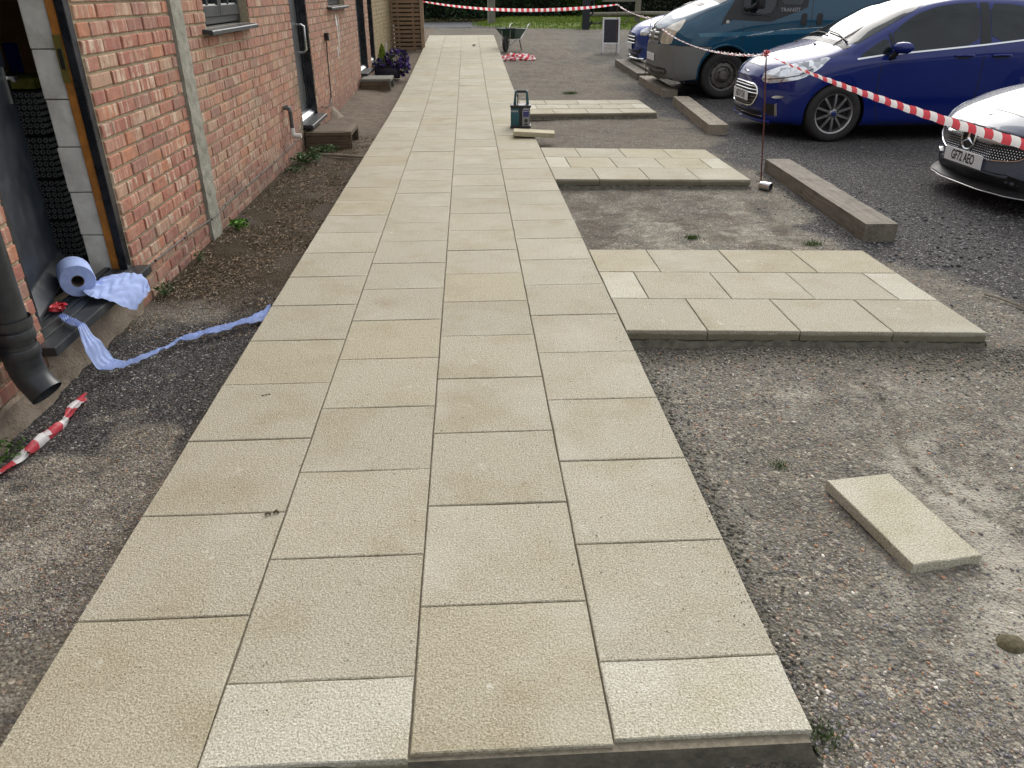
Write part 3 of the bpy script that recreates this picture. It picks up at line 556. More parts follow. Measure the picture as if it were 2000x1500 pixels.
tag(stones('gravel', np.stack([X, Y, ground_h(X, Y)], -1), RS.uniform(.007, .017, n), RS.uniform(.05, .24, (n, 1)) * np.array([[1, .96, .95]]), .8, .2), 'larger loose dark stones beyond the corner of the nearest paved pad', 'gravel', kind='stuff')
# damp mortar crumbs along the pads and path edge
n = 2600; X1 = RS.uniform(1.83, 3.75, n); d = RS.exponential(.05, n); Y1 = 3.38 - .076 * (X1 - 1.82) - .012 - d * (1 + .8 * (X1 > 3)); X2 = 1.83 + RS.exponential(.035, n // 2) ; Y2 = RS.uniform(1.1, 3.3, n // 2)
X = np.concatenate([X1, X2]); Y = np.concatenate([Y1, Y2]); nn = len(X)
tag(stones('mortar_crumbs', np.stack([X, Y, ground_h(X, Y)], -1), RS.uniform(.003, .0095, nn) * (1 - .25 * RS.rand(nn)), np.array([[.15, .138, .112]]) * RS.uniform(.6, 1.4, (nn, 1)), .8, .2), 'dark damp mortar crumbs spilled along the edge of the nearest paved pad', 'mortar crumbs', kind='stuff')

# road, verge
mb = MB(); ys = np.linspace(28.6, 33.4, 6)
mb.add([(x, y, zg(y) + .006 + .004) for y in ys for x in (-40, -10, 3.5)], [(r * 3 + i, r * 3 + i + 1, (r + 1) * 3 + i + 1, (r + 1) * 3 + i) for r in range(5) for i in range(2)])
tag(mb.build('road', M_ROAD), kind='structure')
def verge_h(x, y):
    e = sst(0, 1.6, np.minimum(x - 1.2 - 0 * y, np.minimum(y - (28.9 - sst(1.2, 5.2, x) * 2.0 - sst(5.2, 8, x) * 1.2), 36.5 - y)))
    return .43 + .17 * e - .02
vx, vy = np.meshgrid(np.linspace(.6, 16, 50), np.linspace(24.9, 36.5, 50)); vz = verge_h(vx, vy)
fl = vy - (28.9 - sst(1.2, 5.2, vx) * 2.0 - sst(5.2, 8, vx) * 1.2); vz = np.where(fl < 0, .36, vz)
i_ = np.arange(2500).reshape(50, 50); VF = np.stack([i_[:-1, :-1], i_[:-1, 1:], i_[1:, 1:], i_[1:, :-1]], -1).reshape(-1, 4)
tag(npmesh('grass_verge', np.stack([vx, vy, vz], -1).reshape(-1, 3), VF, M_TURF, smooth=True), kind='structure')
def blades(name, X, Y, Z, h, w, c0, c1, mat=None, lean=.5):
    n = len(X); th = RS.uniform(0, 2 * pi, n); dx, dy = np.cos(th), np.sin(th); H = h * RS.uniform(.5, 1.2, n); L = H * RS.uniform(-lean, lean, n)
    P = np.stack([X, Y, Z], -1); Wd = np.stack([dx, dy, 0 * dx], -1) * (w / 2); up_ = np.stack([-dy * L, dx * L, H], -1)
    V = np.stack([P - Wd, P + Wd, P + up_], 1); Fs = np.arange(n * 3).reshape(-1, 3)
    t = RS.rand(n, 1); C_ = np.array(c0) * (1 - t) + np.array(c1) * t; C_ = np.repeat(np.concatenate([C_, np.ones((n, 1))], 1), 3, 0)
    return npmesh(name, V.reshape(-1, 3), Fs, mat or M_LEAF, cols={'col': C_})
n = 26000; X = RS.uniform(1.0, 13, n); Y = RS.uniform(25, 36.3, n); fl = Y - (28.9 - sst(1.2, 5.2, X) * 2.0 - sst(5.2, 8, X) * 1.2); k = (fl > .1) & (X > 1.25); X, Y = X[k], Y[k]
tag(blades('grass', X, Y, verge_h(X, Y) - .01, .07, .05, (.10, .17, .015), (.24, .30, .05)), 'short bright green grass on the verge by the road', 'grass', kind='stuff')

# ================================================================== BUILDING
WX = -.76
bld = empty('brick_building', (WX, 5, 0), label='long low brick building with dark doors, small windows and a concrete post in its wall', cat='building')
def P(o):   # keep world position under the building empty
    o.parent = bld; o.matrix_parent_inverse = Matrix.Translation((-WX, -5, 0)); return o
BP = P(empty('wall', (0, 0, 0)))
OPEN = [(3.07, 4.045, .2, 2.12), (6.02, 7.22, 1.325, 2.22), (8.86, 9.80, .18, 2.2), (11.35, 12.86, 1.375, 2.2), (14.13, 15.2, .25, 2.25), (15.75, 16.5, .3, 2.3)]
PILLAR = (5.31, 5.535)
Y0W, Y1W, ZT = .3, 20.7, 4.02  # wall top out of view, raised so car sides reflect wall, not sky
mb = MB(); ys = sorted({Y0W, Y1W, *[v for o in OPEN for v in o[:2]]})
for a, b in zip(ys[:-1], ys[1:]):
    op = [o for o in OPEN if o[0] <= a + 1e-6 and o[1] >= b - 1e-6]
    if op: mb.b2(-.965, WX - .011, a, b, -.2, op[0][2]); mb.b2(-.965, WX - .011, a, b, op[0][3], ZT)
    else: mb.b2(-.965, WX - .011, a, b, -.2, ZT)
P(mb.build('mortar', M_MORTAR))
CH = .077; BL = .227; bricks = []
for k in range(int((ZT + .1) / CH)):
    z0 = -.106 + k * CH; z1 = z0 + CH
    ivs = [(Y0W, Y1W)]; cuts = [PILLAR] + [(o[0], o[1]) for o in OPEN if z1 > o[2] + .02 and z0 < o[3] - .02]
    for c0, c1 in cuts:
        nv = []
        for a, b in ivs:
            if c1 <= a or c0 >= b: nv.append((a, b))
            else:
                if c0 > a: nv.append((a, c0))
                if c1 < b: nv.append((c1, b))
        ivs = nv
    off = (4.075 + (.5 * BL if k % 2 else 0) + random.uniform(-.012, .012)) % BL
    for a, b in ivs:
        y = a; e = off + math.floor((a - off) / BL + 1 + 1e-6) * BL
        if e - y < .045: e += BL
        while y < b - .02:
            e2 = min(e, b)
            if b - e2 < .045: e2 = b
            bricks.append((y, e2, z0, z1)); y = e2; e = e2 + BL
MJ = .011
def brick_mesh(l, h, d=.06, irr=.0036):
    hl, hh = (l - MJ) / 2, (h - MJ) / 2; fr = []
    for (u, w) in ((-1, -1), (-.33, -1), (.33, -1), (1, -1), (1, 1), (.33, 1), (-.33, 1), (-1, 1)):
        fr.append((u * hl - (u / abs(u)) * random.uniform(0, irr), w * hh - w * random.uniform(0, irr)))
    n = 8; vs = [(-d, a, b) for a, b in fr] + [(-.004, a, b) for a, b in fr] + [(random.uniform(-.0008, .0008), a * (1 - .004 / hl), b * (1 - .005 / hh)) for a, b in fr]
    fs = [tuple(range(2 * n, 3 * n))]
    for L in (0, 1): fs += [(L * n + i, L * n + (i + 1) % n, (L + 1) * n + (i + 1) % n, (L + 1) * n + i) for i in range(n)]
    me = bpy.data.meshes.new('brick'); me.from_pydata(vs, [], fs); me.materials.append(M_BRICK); return me
BM = [brick_mesh(BL, CH) for _ in range(9)]; cache = {}
def score(b):
    y = (b[0] + b[1]) / 2; z = (b[2] + b[3]) / 2
    if z > 1.54 or z < -.02 or y < 2.6: return 1e9
    return y + (0 if y > 3.9 else 0)
bricks.sort(key=score)
for (a, b, z0, z1) in bricks[:300]:
    l = round(b - a, 2)
    if abs(b - a - BL) < .004: me = random.choice(BM)
    else:
        if l not in cache: cache[l] = brick_mesh(b - a, CH)
        me = cache[l]
    o = bpy.data.objects.new('brick', me); COL.objects.link(o); o.parent = BP
    o.location = (WX + random.uniform(-.0025, .0025), (a + b) / 2, (z0 + z1) / 2); o.rotation_euler = (random.uniform(-.006, .006), random.uniform(-.01, .01), random.uniform(-.008, .008))
V = []; Fq = []; rr = []
for (a, b, z0, z1) in bricks[300:]:
    g = MJ / 2; r = random.random(); x = WX + random.uniform(-.002, .002); j = lambda: random.uniform(0, .002); o_ = len(V)
    V += [(WX - .02, a + g, z0 + g), (WX - .02, b - g, z0 + g), (WX - .02, b - g, z1 - g), (WX - .02, a + g, z1 - g), (x, a + g + j(), z0 + g + j()), (x, b - g - j(), z0 + g + j()), (x, b - g - j(), z1 - g - j()), (x, a + g + j(), z1 - g - j())]
    Fq += [(o_ + 4, o_ + 5, o_ + 6, o_ + 7), (o_, o_ + 1, o_ + 5, o_ + 4), (o_ + 1, o_ + 2, o_ + 6, o_ + 5), (o_ + 2, o_ + 3, o_ + 7, o_ + 6), (o_ + 3, o_, o_ + 4, o_ + 7)]; rr += [r] * 8
tag(P(npmesh('brickwork', V, Fq, M_BRICKJ, cols={'rnd': np.array(rr)})), kind='stuff')

def rough_box(name, x0, x1, y0, y1, z0, z1, mat, amp=.008, cell=.03, sc=14, seed=3, top_amp=None):
    bm = bmesh.new(); bmesh.ops.create_cube(bm, size=1)
    for v in bm.verts: v.co = Vector(((x0 + x1) / 2 + v.co.x * (x1 - x0), (y0 + y1) / 2 + v.co.y * (y1 - y0), (z0 + z1) / 2 + v.co.z * (z1 - z0)))
    for ax, L in ((0, x1 - x0), (1, y1 - y0), (2, z1 - z0)):
        n = max(1, int(L / cell)); lo = (x0, y0, z0)[ax]
        for i in range(1, n):
            nr = [0, 0, 0]; nr[ax] = 1; co = [0, 0, 0]; co[ax] = lo + L * i / n
            bmesh.ops.bisect_plane(bm, geom=bm.verts[:] + bm.edges[:] + bm.faces[:], plane_co=co, plane_no=nr)
    bm.normal_update()
    from mathutils import noise as mn
    for v in bm.verts:
        p = v.co * sc; d = mn.noise(p + Vector((seed, 0, 0))) + .5 * mn.noise(p * 2.3 + Vector((0, seed, 0))) + .25 * mn.noise(p * 5)
        v.co = v.co + v.normal * d * amp
    me = bpy.data.meshes.new(name); bm.to_mesh(me); bm.free(); me.shade_smooth(); me.set_sharp_from_angle(angle=radians(50)); me.materials.append(mat)
    o = bpy.data.objects.new(name, me); COL.objects.link(o); return o
P(rough_box('concrete_post', -.9, -.742, PILLAR[0] + .006, PILLAR[1] - .012, -.1, 4.0, M_CONC, .007, .028, 22))
P(rough_box('concrete_plinth', -1.04, -.745, 3.02, 4.04, -.1, .192, M_CONC_OLD, .022, .03, 9, 5))
P(rough_box('concrete_plinth', -1.04, -.735, .5, 3.03, -.1, .125, M_CONC_OLD, .02, .045, 8, 8))
mb = MB(); q_ = [(-.77 + rr * cos(a), 10.8 + 1.7 * rr * sin(a), h * (1 + .3 * vn(a * 3, h * 9)) ) for h, rr in ((.0, .17), (.04, .14), (.08, .10), (.12, .07), (.15, .035), (.165, .004)) for a in [2 * pi * k / 16 for k in range(16)]]; q_ = [(x + .03 * vn(x * 20, y * 9), y + .05 * vn(y * 9, z * 20), z + zg(10.8)) for x, y, z in q_]; mb.add(q_, [(i * 16 + k, i * 16 + (k + 1) % 16, (i + 1) * 16 + (k + 1) % 16, (i + 1) * 16 + k) for i in range(5) for k in range(16)]); P(mb.build('mortar_heap', M_CONC_OLD, smooth=True))
# open left doorway: frame, strike plate, block jamb, sill boards
mb = MB(); mb.b2(-.812, -.770, 3.988, 4.044, .20, 2.12); mb.b2(-.90, -.77, 3.07, 3.095, .20, 2.12); mb.b2(-.90, -.765, 3.09, 3.988, 2.06, 2.115); P(mb.build('door_frame', M_BLACK, bevel=.004))
mb = MB(); mb.b2(-.858, -.817, 3.998, 4.05, .21, 2.05); P(mb.build('timber_lining', M_TIMBER_O, bevel=.003))
mb = MB(); mb.b2(-.857, -.822, 3.990, 3.9975, 1.17, 1.38); mb.b2(-.848, -.830, 3.9865, 3.9895, 1.23, 1.32, 1); P(mb.build('strike_plate', [simple('brass_plate', (.30, .24, .06), .4, metal=.6), M_INTERIOR]))
z = .20; i = 0
while z < 2.05:
    mb = MB(); mb.b2(-.975 - .004 * (i % 3), -.861, 4.012 + random.uniform(-.002, .002), 4.14, z, z + .219); b_ = mb.build('block', M_BLOCKW, bevel=.005); P(b_); z += .224; i += 1
mb = MB()
mb.b2(-.765, -.682, 2.985, 4.075, .196, .236); mb.b2(-.818, -.769, 3.03, 4.05, .20, .240); mb.b2(-.862, -.822, 3.05, 4.0, .202, .243); mb.b2(-.895, -.866, 3.07, 4.0, .204, .25)
P(mb.build('door_sill', M_DARKGREY, bevel=.005))
# door leaf standing ajar inwards
d0 = Vector((-.885, 3.10, 0)); d1 = Vector((-1.115, 3.965, 0)); dd = (d1 - d0).normalized(); ang = math.atan2(dd.y, dd.x)
leaf = P(empty('door', d0, ang)); L_ = (d1 - d0).length
mb = MB(); mb.b2(0, L_, -.022, .022, .268, 2.04); mb.build('door_leaf', M_DOORLEAF2, leaf, bevel=.004)
mb = MB(); mb.prism([(-.022, .27), (-.022, .36), (-.032, .355), (-.075, .285), (-.075, .27)], lambda u, v, w: (w + .01, u, v), L_ - .02); mb.build('weatherboard', M_DARKGREY, leaf, bevel=.002)
mb = MB(); mb.tube([(L_ - .06, -.02, 1.2), (L_ - .06, -.07, 1.2), (L_ - .16, -.075, 1.2)], .009, 8); mb.b2(L_ - .08, L_ - .04, -.03, -.022, 1.09, 1.25); mb.build('handle', M_STEEL, leaf, smooth=True)
# dark room behind the doorway
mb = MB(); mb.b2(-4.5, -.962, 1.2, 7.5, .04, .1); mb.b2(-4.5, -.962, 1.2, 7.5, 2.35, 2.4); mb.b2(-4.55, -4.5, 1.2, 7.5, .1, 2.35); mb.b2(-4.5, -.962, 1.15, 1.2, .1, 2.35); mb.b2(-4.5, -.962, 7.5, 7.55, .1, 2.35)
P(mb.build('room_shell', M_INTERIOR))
mb = MB(); mb.b2(-6, -1.062, 7.56, 20.7, .2, 4.0); mb.b2(-6, WX + .22, .2, 20.8, 4.025, 4.12); P(mb.build('unseen_roof_and_core', M_INTERIOR))  # roof slab above view, raised with the wall to darken reflections
# first window
def window(y0, y1, z0, z1, nsash):
    w = P(empty('window', (0, 0, 0))); fx0, fx1 = -.90, -.835
    mb = MB(); t = .05
    mb.b2(fx0, fx1, y0, y0 + t, z0, z1); mb.b2(fx0, fx1, y1 - t, y1, z0, z1); mb.b2(fx0, fx1, y0 + t, y1 - t, z1 - t, z1); mb.b2(fx0, fx1, y0 + t, y1 - t, z0, z0 + t); mb.build('frame', M_DARKGREY, w, bevel=.003)
    sw = (y1 - y0 - 2 * t) / nsash
    for s in range(nsash):
        a = y0 + t + s * sw + .004; b = a + sw - .008; mb = MB(); u = .042; x0, x1 = -.885, -.820
        mb.b2(x0, x1, a, a + u, z0 + t, z1 - t); mb.b2(x0, x1, b - u, b, z0 + t, z1 - t); mb.b2(x0, x1, a + u, b - u, z0 + t, z0 + t + .075); mb.b2(x0, x1, a + u, b - u, z1 - t - u, z1 - t)
        mb.b2(x0 + .01, x1 - .008, (a + b) / 2 - .014, (a + b) / 2 + .014, z0 + t + .075, z1 - t - u)
        sh = mb.build('sash', M_DARKGREY, w, bevel=.003)
        g = MB(); g.b2(-.868, -.862, a + u, (a + b) / 2 - .014, z0 + t + .075, z1 - t - u); g.build('pane', M_CGLASS, sh); g = MB(); g.b2(-.868, -.862, (a + b) / 2 + .014, b - u, z0 + t + .075, z1 - t - u); g.build('pane', M_CGLASS, sh)
        for q in (0, 1):
            g = MB(); aa = a + u + q * ((b - a) / 2 - u + .014) + .01; g.b2(-.860, -.835, aa, aa + (b - a) / 2 - u - .034, z0 + t + .0755, z0 + t + .083); g.build('white_pane_strip', M_WHITEPL, sh)  # white strip along the foot of each pane
    mb = MB(); mb.prism([(-.90, z0 - .004), (-.90, z0 - .03), (-.69, z0 - .056), (-.69, z0 - .030), (-.695, z0 - .024)], lambda u_, v_, w_: (u_, w_ + y0 - .115, v_), y1 - y0 + .09); mb.build('sill', M_DARKGREY, w, bevel=.002)
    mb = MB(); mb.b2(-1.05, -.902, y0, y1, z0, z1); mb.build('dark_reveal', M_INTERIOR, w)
    return w
window(6.02, 7.22, 1.34, 2.22, 2); window(11.35, 12.86, 1.39, 2.2, 2)
def pdoor(y0, y1, z0, z1, handle=True):
    w = P(empty('door', (0, 0, 0)))
    mb = MB(); mb.b2(-1.0, -.765, y1 - .022, y1, z0, z1); mb.b2(-1.0, -.765, y0, y0 + .022, z0, z1); mb.b2(-1.0, -.765, y0 + .022, y1 - .022, z1 - .03, z1); mb.b2(-.905, -.845, y1 - .085, y1 - .024, z0 + .02, z1 - .03); mb.b2(-.905, -.845, y0 + .024, y0 + .07, z0 + .02, z1 - .03)
    mb.build('frame', M_BLACK, w, bevel=.003)
    mb = MB(); mb.b2(-.91, -.866, y0 + .072, y1 - .088, z0 + .075, z1 - .035); mb.build('door_leaf', M_DOORLEAF, w, bevel=.003)
    mb = MB(); mb.prism([(-.92, z0 + .03), (-.92, z0 + .075), (-.83, z0 + .055), (-.79, z0 + .02), (-.79, z0 + .01)], lambda u, v, ww: (u, ww + y0 + .024, v), y1 - y0 - .048); mb.build('threshold', M_ALU, w, bevel=.002)
    mb = MB(); mb.prism([(-.93, z0 + .005), (-.93, z0 - .02), (-.655, z0 - .045), (-.655, z0 - .012), (-.66, z0 - .005)], lambda u, v, ww: (u, ww + y0 + .0, v), y1 - y0 + .02); mb.b2(-.80, -.796, y0 + .05, y1 - .03, z0 - .004, z0 + .003); mb.build('sill', M_DARKGREY, w, bevel=.002)
    if handle:
        yh = y1 - .155; pts = []
        for a, b in ((0, .03), (.055, .03), (.085, .01), (.085, -.23), (.055, -.26), (0, -.26)): pts.append((-.865 + a, yh, 1.19 + b))
        mb = MB(); mb.tube(pts, .0125, 10); mb.b2(-.866, -.862, yh - .016, yh + .016, .89, 1.255); mb.b2(-.862, -.856, yh - .01, yh + .01, 1.29, 1.34); mb.build('handle', M_STEEL, w, smooth=True)
        mb = MB(); mb.b2(-.866, -.858, yh + .04, yh + .05, .40, .58); mb.build('lock_plate', M_STEEL, w)
    return w
pdoor(8.862, 9.795, .245, 2.2); pdoor(14.135, 15.195, .30, 2.25, False); pdoor(15.755, 16.495, .34, 2.3, False)
# services fixed to the wall
dp = P(empty('drainpipe', (0, 0, 0))); c = Vector((-.672, 2.742, 0))
mb = MB(); mb.tube([c + Vector((0, 0, .36)), c + Vector((0, 0, 2.6))], .060, 28); mb.build('pipe', M_PIPE, dp, smooth=True)
for z in (.405, .335):
    mb = MB(); mb.lathe([(.061, -.022), (.069, -.02), (.0715, -.012), (.0715, .012), (.069, .02), (.061, .022)], c + Vector((0, 0, z)), n=28); mb.build('collar', M_PIPE, dp, smooth=True)
mb = MB(); mb.lathe([(.0655, .37), (.0655, .275)], c, n=28)
pts = [c + Vector((0, 0, .29)), c + Vector((.004, .0, .25)), c + Vector((.018, -.003, .215)), c + Vector((.040, -.010, .182)), c + Vector((.062, -.018, .158))]
mb.tube(pts, .062, 28, cap=False, rr=[.064, .064, .063, .062, .064]); mb.tube([p + Vector((0, 0, 0)) for p in pts[1:]], .058, 28, cap=False, rr=[.060, .059, .058, .060])
mb.build('shoe', M_PIPE, dp, smooth=True, fixn=False)
mb = MB(); mb.lathe([(.054, 0), (.001, 0)], pts[2], (pts[3] - pts[2]), 28); mb.build('dark_bore', M_INTERIOR, dp)
mb = MB(); mb.b2(-.76, -.70, 2.62, 2.66, .33, .39); mb.lathe([(.071, -.015), (.0735, -.015), (.0735, .015), (.071, .015)], c + Vector((0, 0, .455)), n=28); mb.build('bracket', M_PIPE, dp, smooth=True)
wp = P(empty('waste_pipe', (0, 0, 0)))
mb = MB(); mb.tube([(-.76, 8.0, .535), (-.715, 8.0, .54), (-.70, 8.0, .53), (-.695, 8.0, .50)], .021, 12); mb.lathe([(.026, -.014), (.026, .014)], (-.72, 8.0, .538), (1, 0, 0), 14); mb.build('top_elbow', M_GREYPIPE, wp, smooth=True)
mb = MB(); mb.tube([(-.695, 8.0, .50), (-.695, 8.0, .33)], .019, 12); mb.build('pipe', simple('dark_grey_pipe', (.07, .072, .072), .5), wp, smooth=True)
mb = MB(); mb.tube([(-.695, 8.0, .345), (-.695, 8.0, .29), (-.685, 8.0, .272), (-.65, 8.0, .27), (-.615, 8.0, .27)], .0235, 12, cap=True); mb.build('bottom_elbow', M_WHITEPL, wp, smooth=True)
mb = MB(); pts = [(-.752, 4.08, .19), (-.752, 4.6, .176), (-.751, 5.0, .165), (-.733, 5.3, .155), (-.731, 5.5, .152), (-.751, 5.7, .152), (-.752, 6.4, .150), (-.752, 7.0, .147), (-.752, 7.7, .152), (-.752, 8.2, .155), (-.752, 8.6, .185), (-.752, 8.78, .26), (-.752, 8.82, .33)]
mb.tube(pts, .0045, 6); P(mb.build('cable', simple('dusty_cable', (.10, .095, .085), .6, var=.4), smooth=True))
for i in range(9):
    y = 4.3 + i * .5; j = min(range(len(pts) - 1), key=lambda k: abs((pts[k][1] + pts[k + 1][1]) / 2 - y)); t = (y - pts[j][1]) / (pts[j + 1][1] - pts[j][1]); p = Vector(pts[j]).lerp(Vector(pts[j + 1]), min(1, max(0, t)))
    mb = MB(); mb.b2(p.x - .002, p.x + .007, p.y - .006, p.y + .006, p.z - .006, p.z + .006); P(mb.build('cable_clip', M_BLACK))
mb = MB(); mb.b2(-.762, -.705, 10.79, 10.87, .99, 1.08); P(mb.build('outdoor_socket', M_BLACK, bevel=.006))
mb = MB(); mb.tube([(-.745, 10.83, .99), (-.75, 10.83, .8), (-.752, 10.82, .5), (-.75, 10.80, .3), (-.73, 10.6, .24), (-.72, 10.2, .25), (-.73, 9.9, .3)], .007, 7); P(mb.build('black_cable', M_BLACK, smooth=True))
for (y, z0, z1, w) in ((11.95, .78, 1.22, .055), (12.1, .95, 1.25, .03), (11.8, .7, .86, .05), (11.88, 1.12, 1.27, .07)):
    mb = MB(); n = 8; out = [(y + w * random.uniform(.3, .8) * (1 if k else .4), z0 + (z1 - z0) * k / n) for k in range(n + 1)] + [(y - w * random.uniform(.2, .7), z1 - (z1 - z0) * k / n) for k in range(n + 1)]
    mb.prism(out, lambda u, v, ww: (WX + .0015 + ww, u, v), .0012); P(mb.build('paint_streak', M_WHITEPL))

# ================================================================== VEHICLES
def hinterp(xs, Ps, sub):
    """Ps (n,m,k) rows at params xs; monotone-ish cubic rows between"""
    xs = np.asarray(xs, float); Ps = np.asarray(Ps, float); n = len(xs); d = np.diff(Ps, axis=0) / np.diff(xs)[:, None, None]
    T = np.zeros_like(Ps); T[0] = d[0]; T[-1] = d[-1]
    for i in range(1, n - 1):
        a, b = d[i - 1], d[i]; s = a * b > 0; h = np.where(s, 2 * a * b / np.where(s, a + b, 1), 0)
        T[i] = .5 * h + .5 * (a + b) / 2 * s + .0
    out = []
    for i in range(n - 1):
        h = xs[i + 1] - xs[i]
        for k in range(sub):
            t = k / sub; out.append((2 * t**3 - 3 * t * t + 1) * Ps[i] + (t**3 - 2 * t * t + t) * h * T[i] + (-2 * t**3 + 3 * t * t) * Ps[i + 1] + (t**3 - t * t) * h * T[i + 1])
    out.append(Ps[-1]); return np.array(out)
def body_grid(stations, bow, W, subx=6, suby=5):
    """stations: (x, [(y,z)*10]) -> V,F of closed body, local coords: x back from the nose, y sideways, z up"""
    Ps = []
    for x, pts in stations:
        Ps.append([(x + bow(x) * abs(y / W) ** 2.6, y, z) for y, z in pts])
    Ps = np.array(Ps); xs = np.array([s[0] for s in stations]) + np.arange(len(stations)) * .12
    G = hinterp(xs, Ps, subx); m = G.shape[1]
    G = hinterp(np.arange(m), G.transpose(1, 0, 2), suby).transpose(1, 0, 2)
    # close nose and tail with a collapsed row
    a = G[0].copy(); a[:, 1] = 0; a[:, 0] = G[0][:, 0].min(); b = G[-1].copy(); b[:, 1] = 0; b[:, 0] = G[-1][:, 0].max(); mid = lambda A, B: (A + B) / 2
    G = np.concatenate([a[None], mid(a, G[0])[None], G, mid(b, G[-1])[None], b[None]]); G[1][:, 0] = a[:, 0]; G[-2][:, 0] = b[:, 0]
    R_, M_ = G.shape[:2]; L = G.copy(); L[:, :, 1] *= -1
    full = np.concatenate([G, L[:, ::-1][:, 1:-1]], 1); K = full.shape[1]
    V = full.reshape(-1, 3); F = []
    for i in range(R_ - 1):
        for j in range(K): F.append((i * K + j, (i + 1) * K + j, (i + 1) * K + (j + 1) % K, i * K + (j + 1) % K))
    return V, F
def body_obj(name, V, F, mats, parent, wells):
    bm = bmesh.new(); vs = [bm.verts.new(v) for v in V]
    for f in F:
        try: bm.faces.new([vs[i] for i in f])
        except ValueError: pass
    bmesh.ops.remove_doubles(bm, verts=bm.verts, dist=.0004); bmesh.ops.dissolve_degenerate(bm, dist=.0003, edges=bm.edges); bmesh.ops.recalc_face_normals(bm, faces=bm.faces)
    bvh = BVHTree.FromBMesh(bm); me = bpy.data.meshes.new(name); bm.to_mesh(me); bm.free()
    for m in mats: me.materials.append(m)
    o = bpy.data.objects.new(name, me); COL.objects.link(o)
    cutters = []
    for (x, z, r, y0, y1) in wells:
        for s in (1, -1):
            mb = MB(); n = 40; mb.lathe([(r, 0), (r, y1 - y0), ], (x, s * y0, z), (0, s, 0), n)
            mb.f.append(tuple(range(n))); mb.m.append(0); mb.f.append(tuple(range(n, 2 * n))); mb.m.append(0)
            c = mb.build('cutter', M_TRIMBK); md = o.modifiers.new('w', 'BOOLEAN'); md.operation = 'DIFFERENCE'; md.solver = 'EXACT'; md.object = c; cutters.append(c)
    bpy.context.view_layer.update(); dg = bpy.context.evaluated_depsgraph_get(); nm = bpy.data.meshes.new_from_object(o.evaluated_get(dg)); o.modifiers.clear(); o.data = nm; nm.name = name
    for c in cutters: bpy.data.objects.remove(c)
    for p in nm.polygons:
        for (x, z, r, y0, y1) in wells:
            d = sqrt((p.center.x - x) ** 2 + (p.center.z - z) ** 2)
            if d < r * 1.002 and (abs(p.normal.y) > .98 and abs(abs(p.center.y) - y0) < .02 or d > r * .985 and (abs(p.normal.x * (p.center.x - x) + p.normal.z * (p.center.z - z)) / max(d, .01) > .9) and abs(p.normal.y) < .25): p.material_index = 1
    nm.shade_smooth(); nm.set_sharp_from_angle(angle=radians(38)); o.parent = parent; return o, bvh
def inpoly(p, poly):
    c = False; j = len(poly) - 1
    for i in range(len(poly)):
        if (poly[i][1] > p[1]) != (poly[j][1] > p[1]) and p[0] < (poly[j][0] - poly[i][0]) * (p[1] - poly[i][1]) / (poly[j][1] - poly[i][1]) + poly[i][0]: c = not c
        j = i
    return c
def chaikin(poly, n=1):
    for _ in range(n):
        q = []
        for i in range(len(poly)):
            a = poly[i]; b = poly[(i + 1) % len(poly)]; q += [(.82 * a[0] + .18 * b[0], .82 * a[1] + .18 * b[1]), (.18 * a[0] + .82 * b[0], .18 * a[1] + .82 * b[1])]
        poly = q
    return poly
def decal(name, bvh, poly, frame, mat, parent, off=.003, sp=.035, mirror=True, rnd=1, skirt_=.012, flat=None):
    """fitted panel lying on the body: poly 2D in frame=(origin,u,v,dir); cast along dir on to the body, raised by off, with turned-in edges"""
    if rnd: poly = chaikin(poly, rnd)
    o, u, v, d = [Vector(t) for t in frame]; d = d.normalized(); bp = []
    for i in range(len(poly)):
        a = Vector(poly[i]); b = Vector(poly[(i + 1) % len(poly)]); n = max(1, int((b - a).length / sp))
        for k in range(n): bp.append(a.lerp(b, k / n))
    x0, x1 = min(p.x for p in bp), max(p.x for p in bp); y0, y1 = min(p.y for p in bp), max(p.y for p in bp); inn = []; P2 = [(p.x, p.y) for p in bp]
    gx = x0 + sp * .5
    while gx < x1:
        gy = y0 + sp * .5
        while gy < y1:
            if inpoly((gx, gy), P2) and min((Vector((gx, gy)) - p).length for p in bp) > sp * .45: inn.append(Vector((gx, gy)))
            gy += sp
        gx += sp
    r = delaunay_2d_cdt(bp + inn, [], [list(range(len(bp)))], 1, 1e-6); pv, pf = r[0], r[2]; res = []
    for s in ((1, -1) if mirror else (1,)):
        vs = []; ns = []
        for p in pv:
            q = o + u * p.x + v * p.y; hit = bvh.ray_cast(q - d * 3, d)
            if hit[0] is None:
                hit = bvh.find_nearest(q); loc, nr = hit[0], hit[1]
            else: loc, nr = hit[0], hit[1]
            if nr.dot(d) > 0: nr = -nr
            vs.append(loc + nr * off if flat is None else loc - d * off); ns.append(nr)
        ed = {}
        for f in pf:
            for i in range(len(f)):
                e = (f[i], f[(i + 1) % len(f)])
                if (e[1], e[0]) in ed: del ed[(e[1], e[0])]
                else: ed[e] = 1
        bset = sorted({i for e in ed for i in e}); mp = {b: len(vs) + k for k, b in enumerate(bset)}; vs2 = vs + [vs[b] - ns[b] * (skirt_ + off) for b in bset]
        fs = [tuple(f) for f in pf] + [(b, a, mp[a], mp[b]) for a, b in ed]
        mb = MB(); mb.add([(p.x, p.y * s, p.z) for p in vs2], fs); res.append(mb.build(name, mat, parent, smooth=True, sharp=45))
    return res
SIDE = lambda: (Vector((0, 1.6, 0)), Vector((1, 0, 0)), Vector((0, 0, 1)), Vector((0, -1, 0)))
FRONT = lambda: (Vector((-1, 0, 0)), Vector((0, 1, 0)), Vector((0, 0, 1)), Vector((1, 0, 0)))
TOPF = lambda: (Vector((0, 0, 3)), Vector((1, 0, 0)), Vector((0, 1, 0)), Vector((0, 0, -1)))
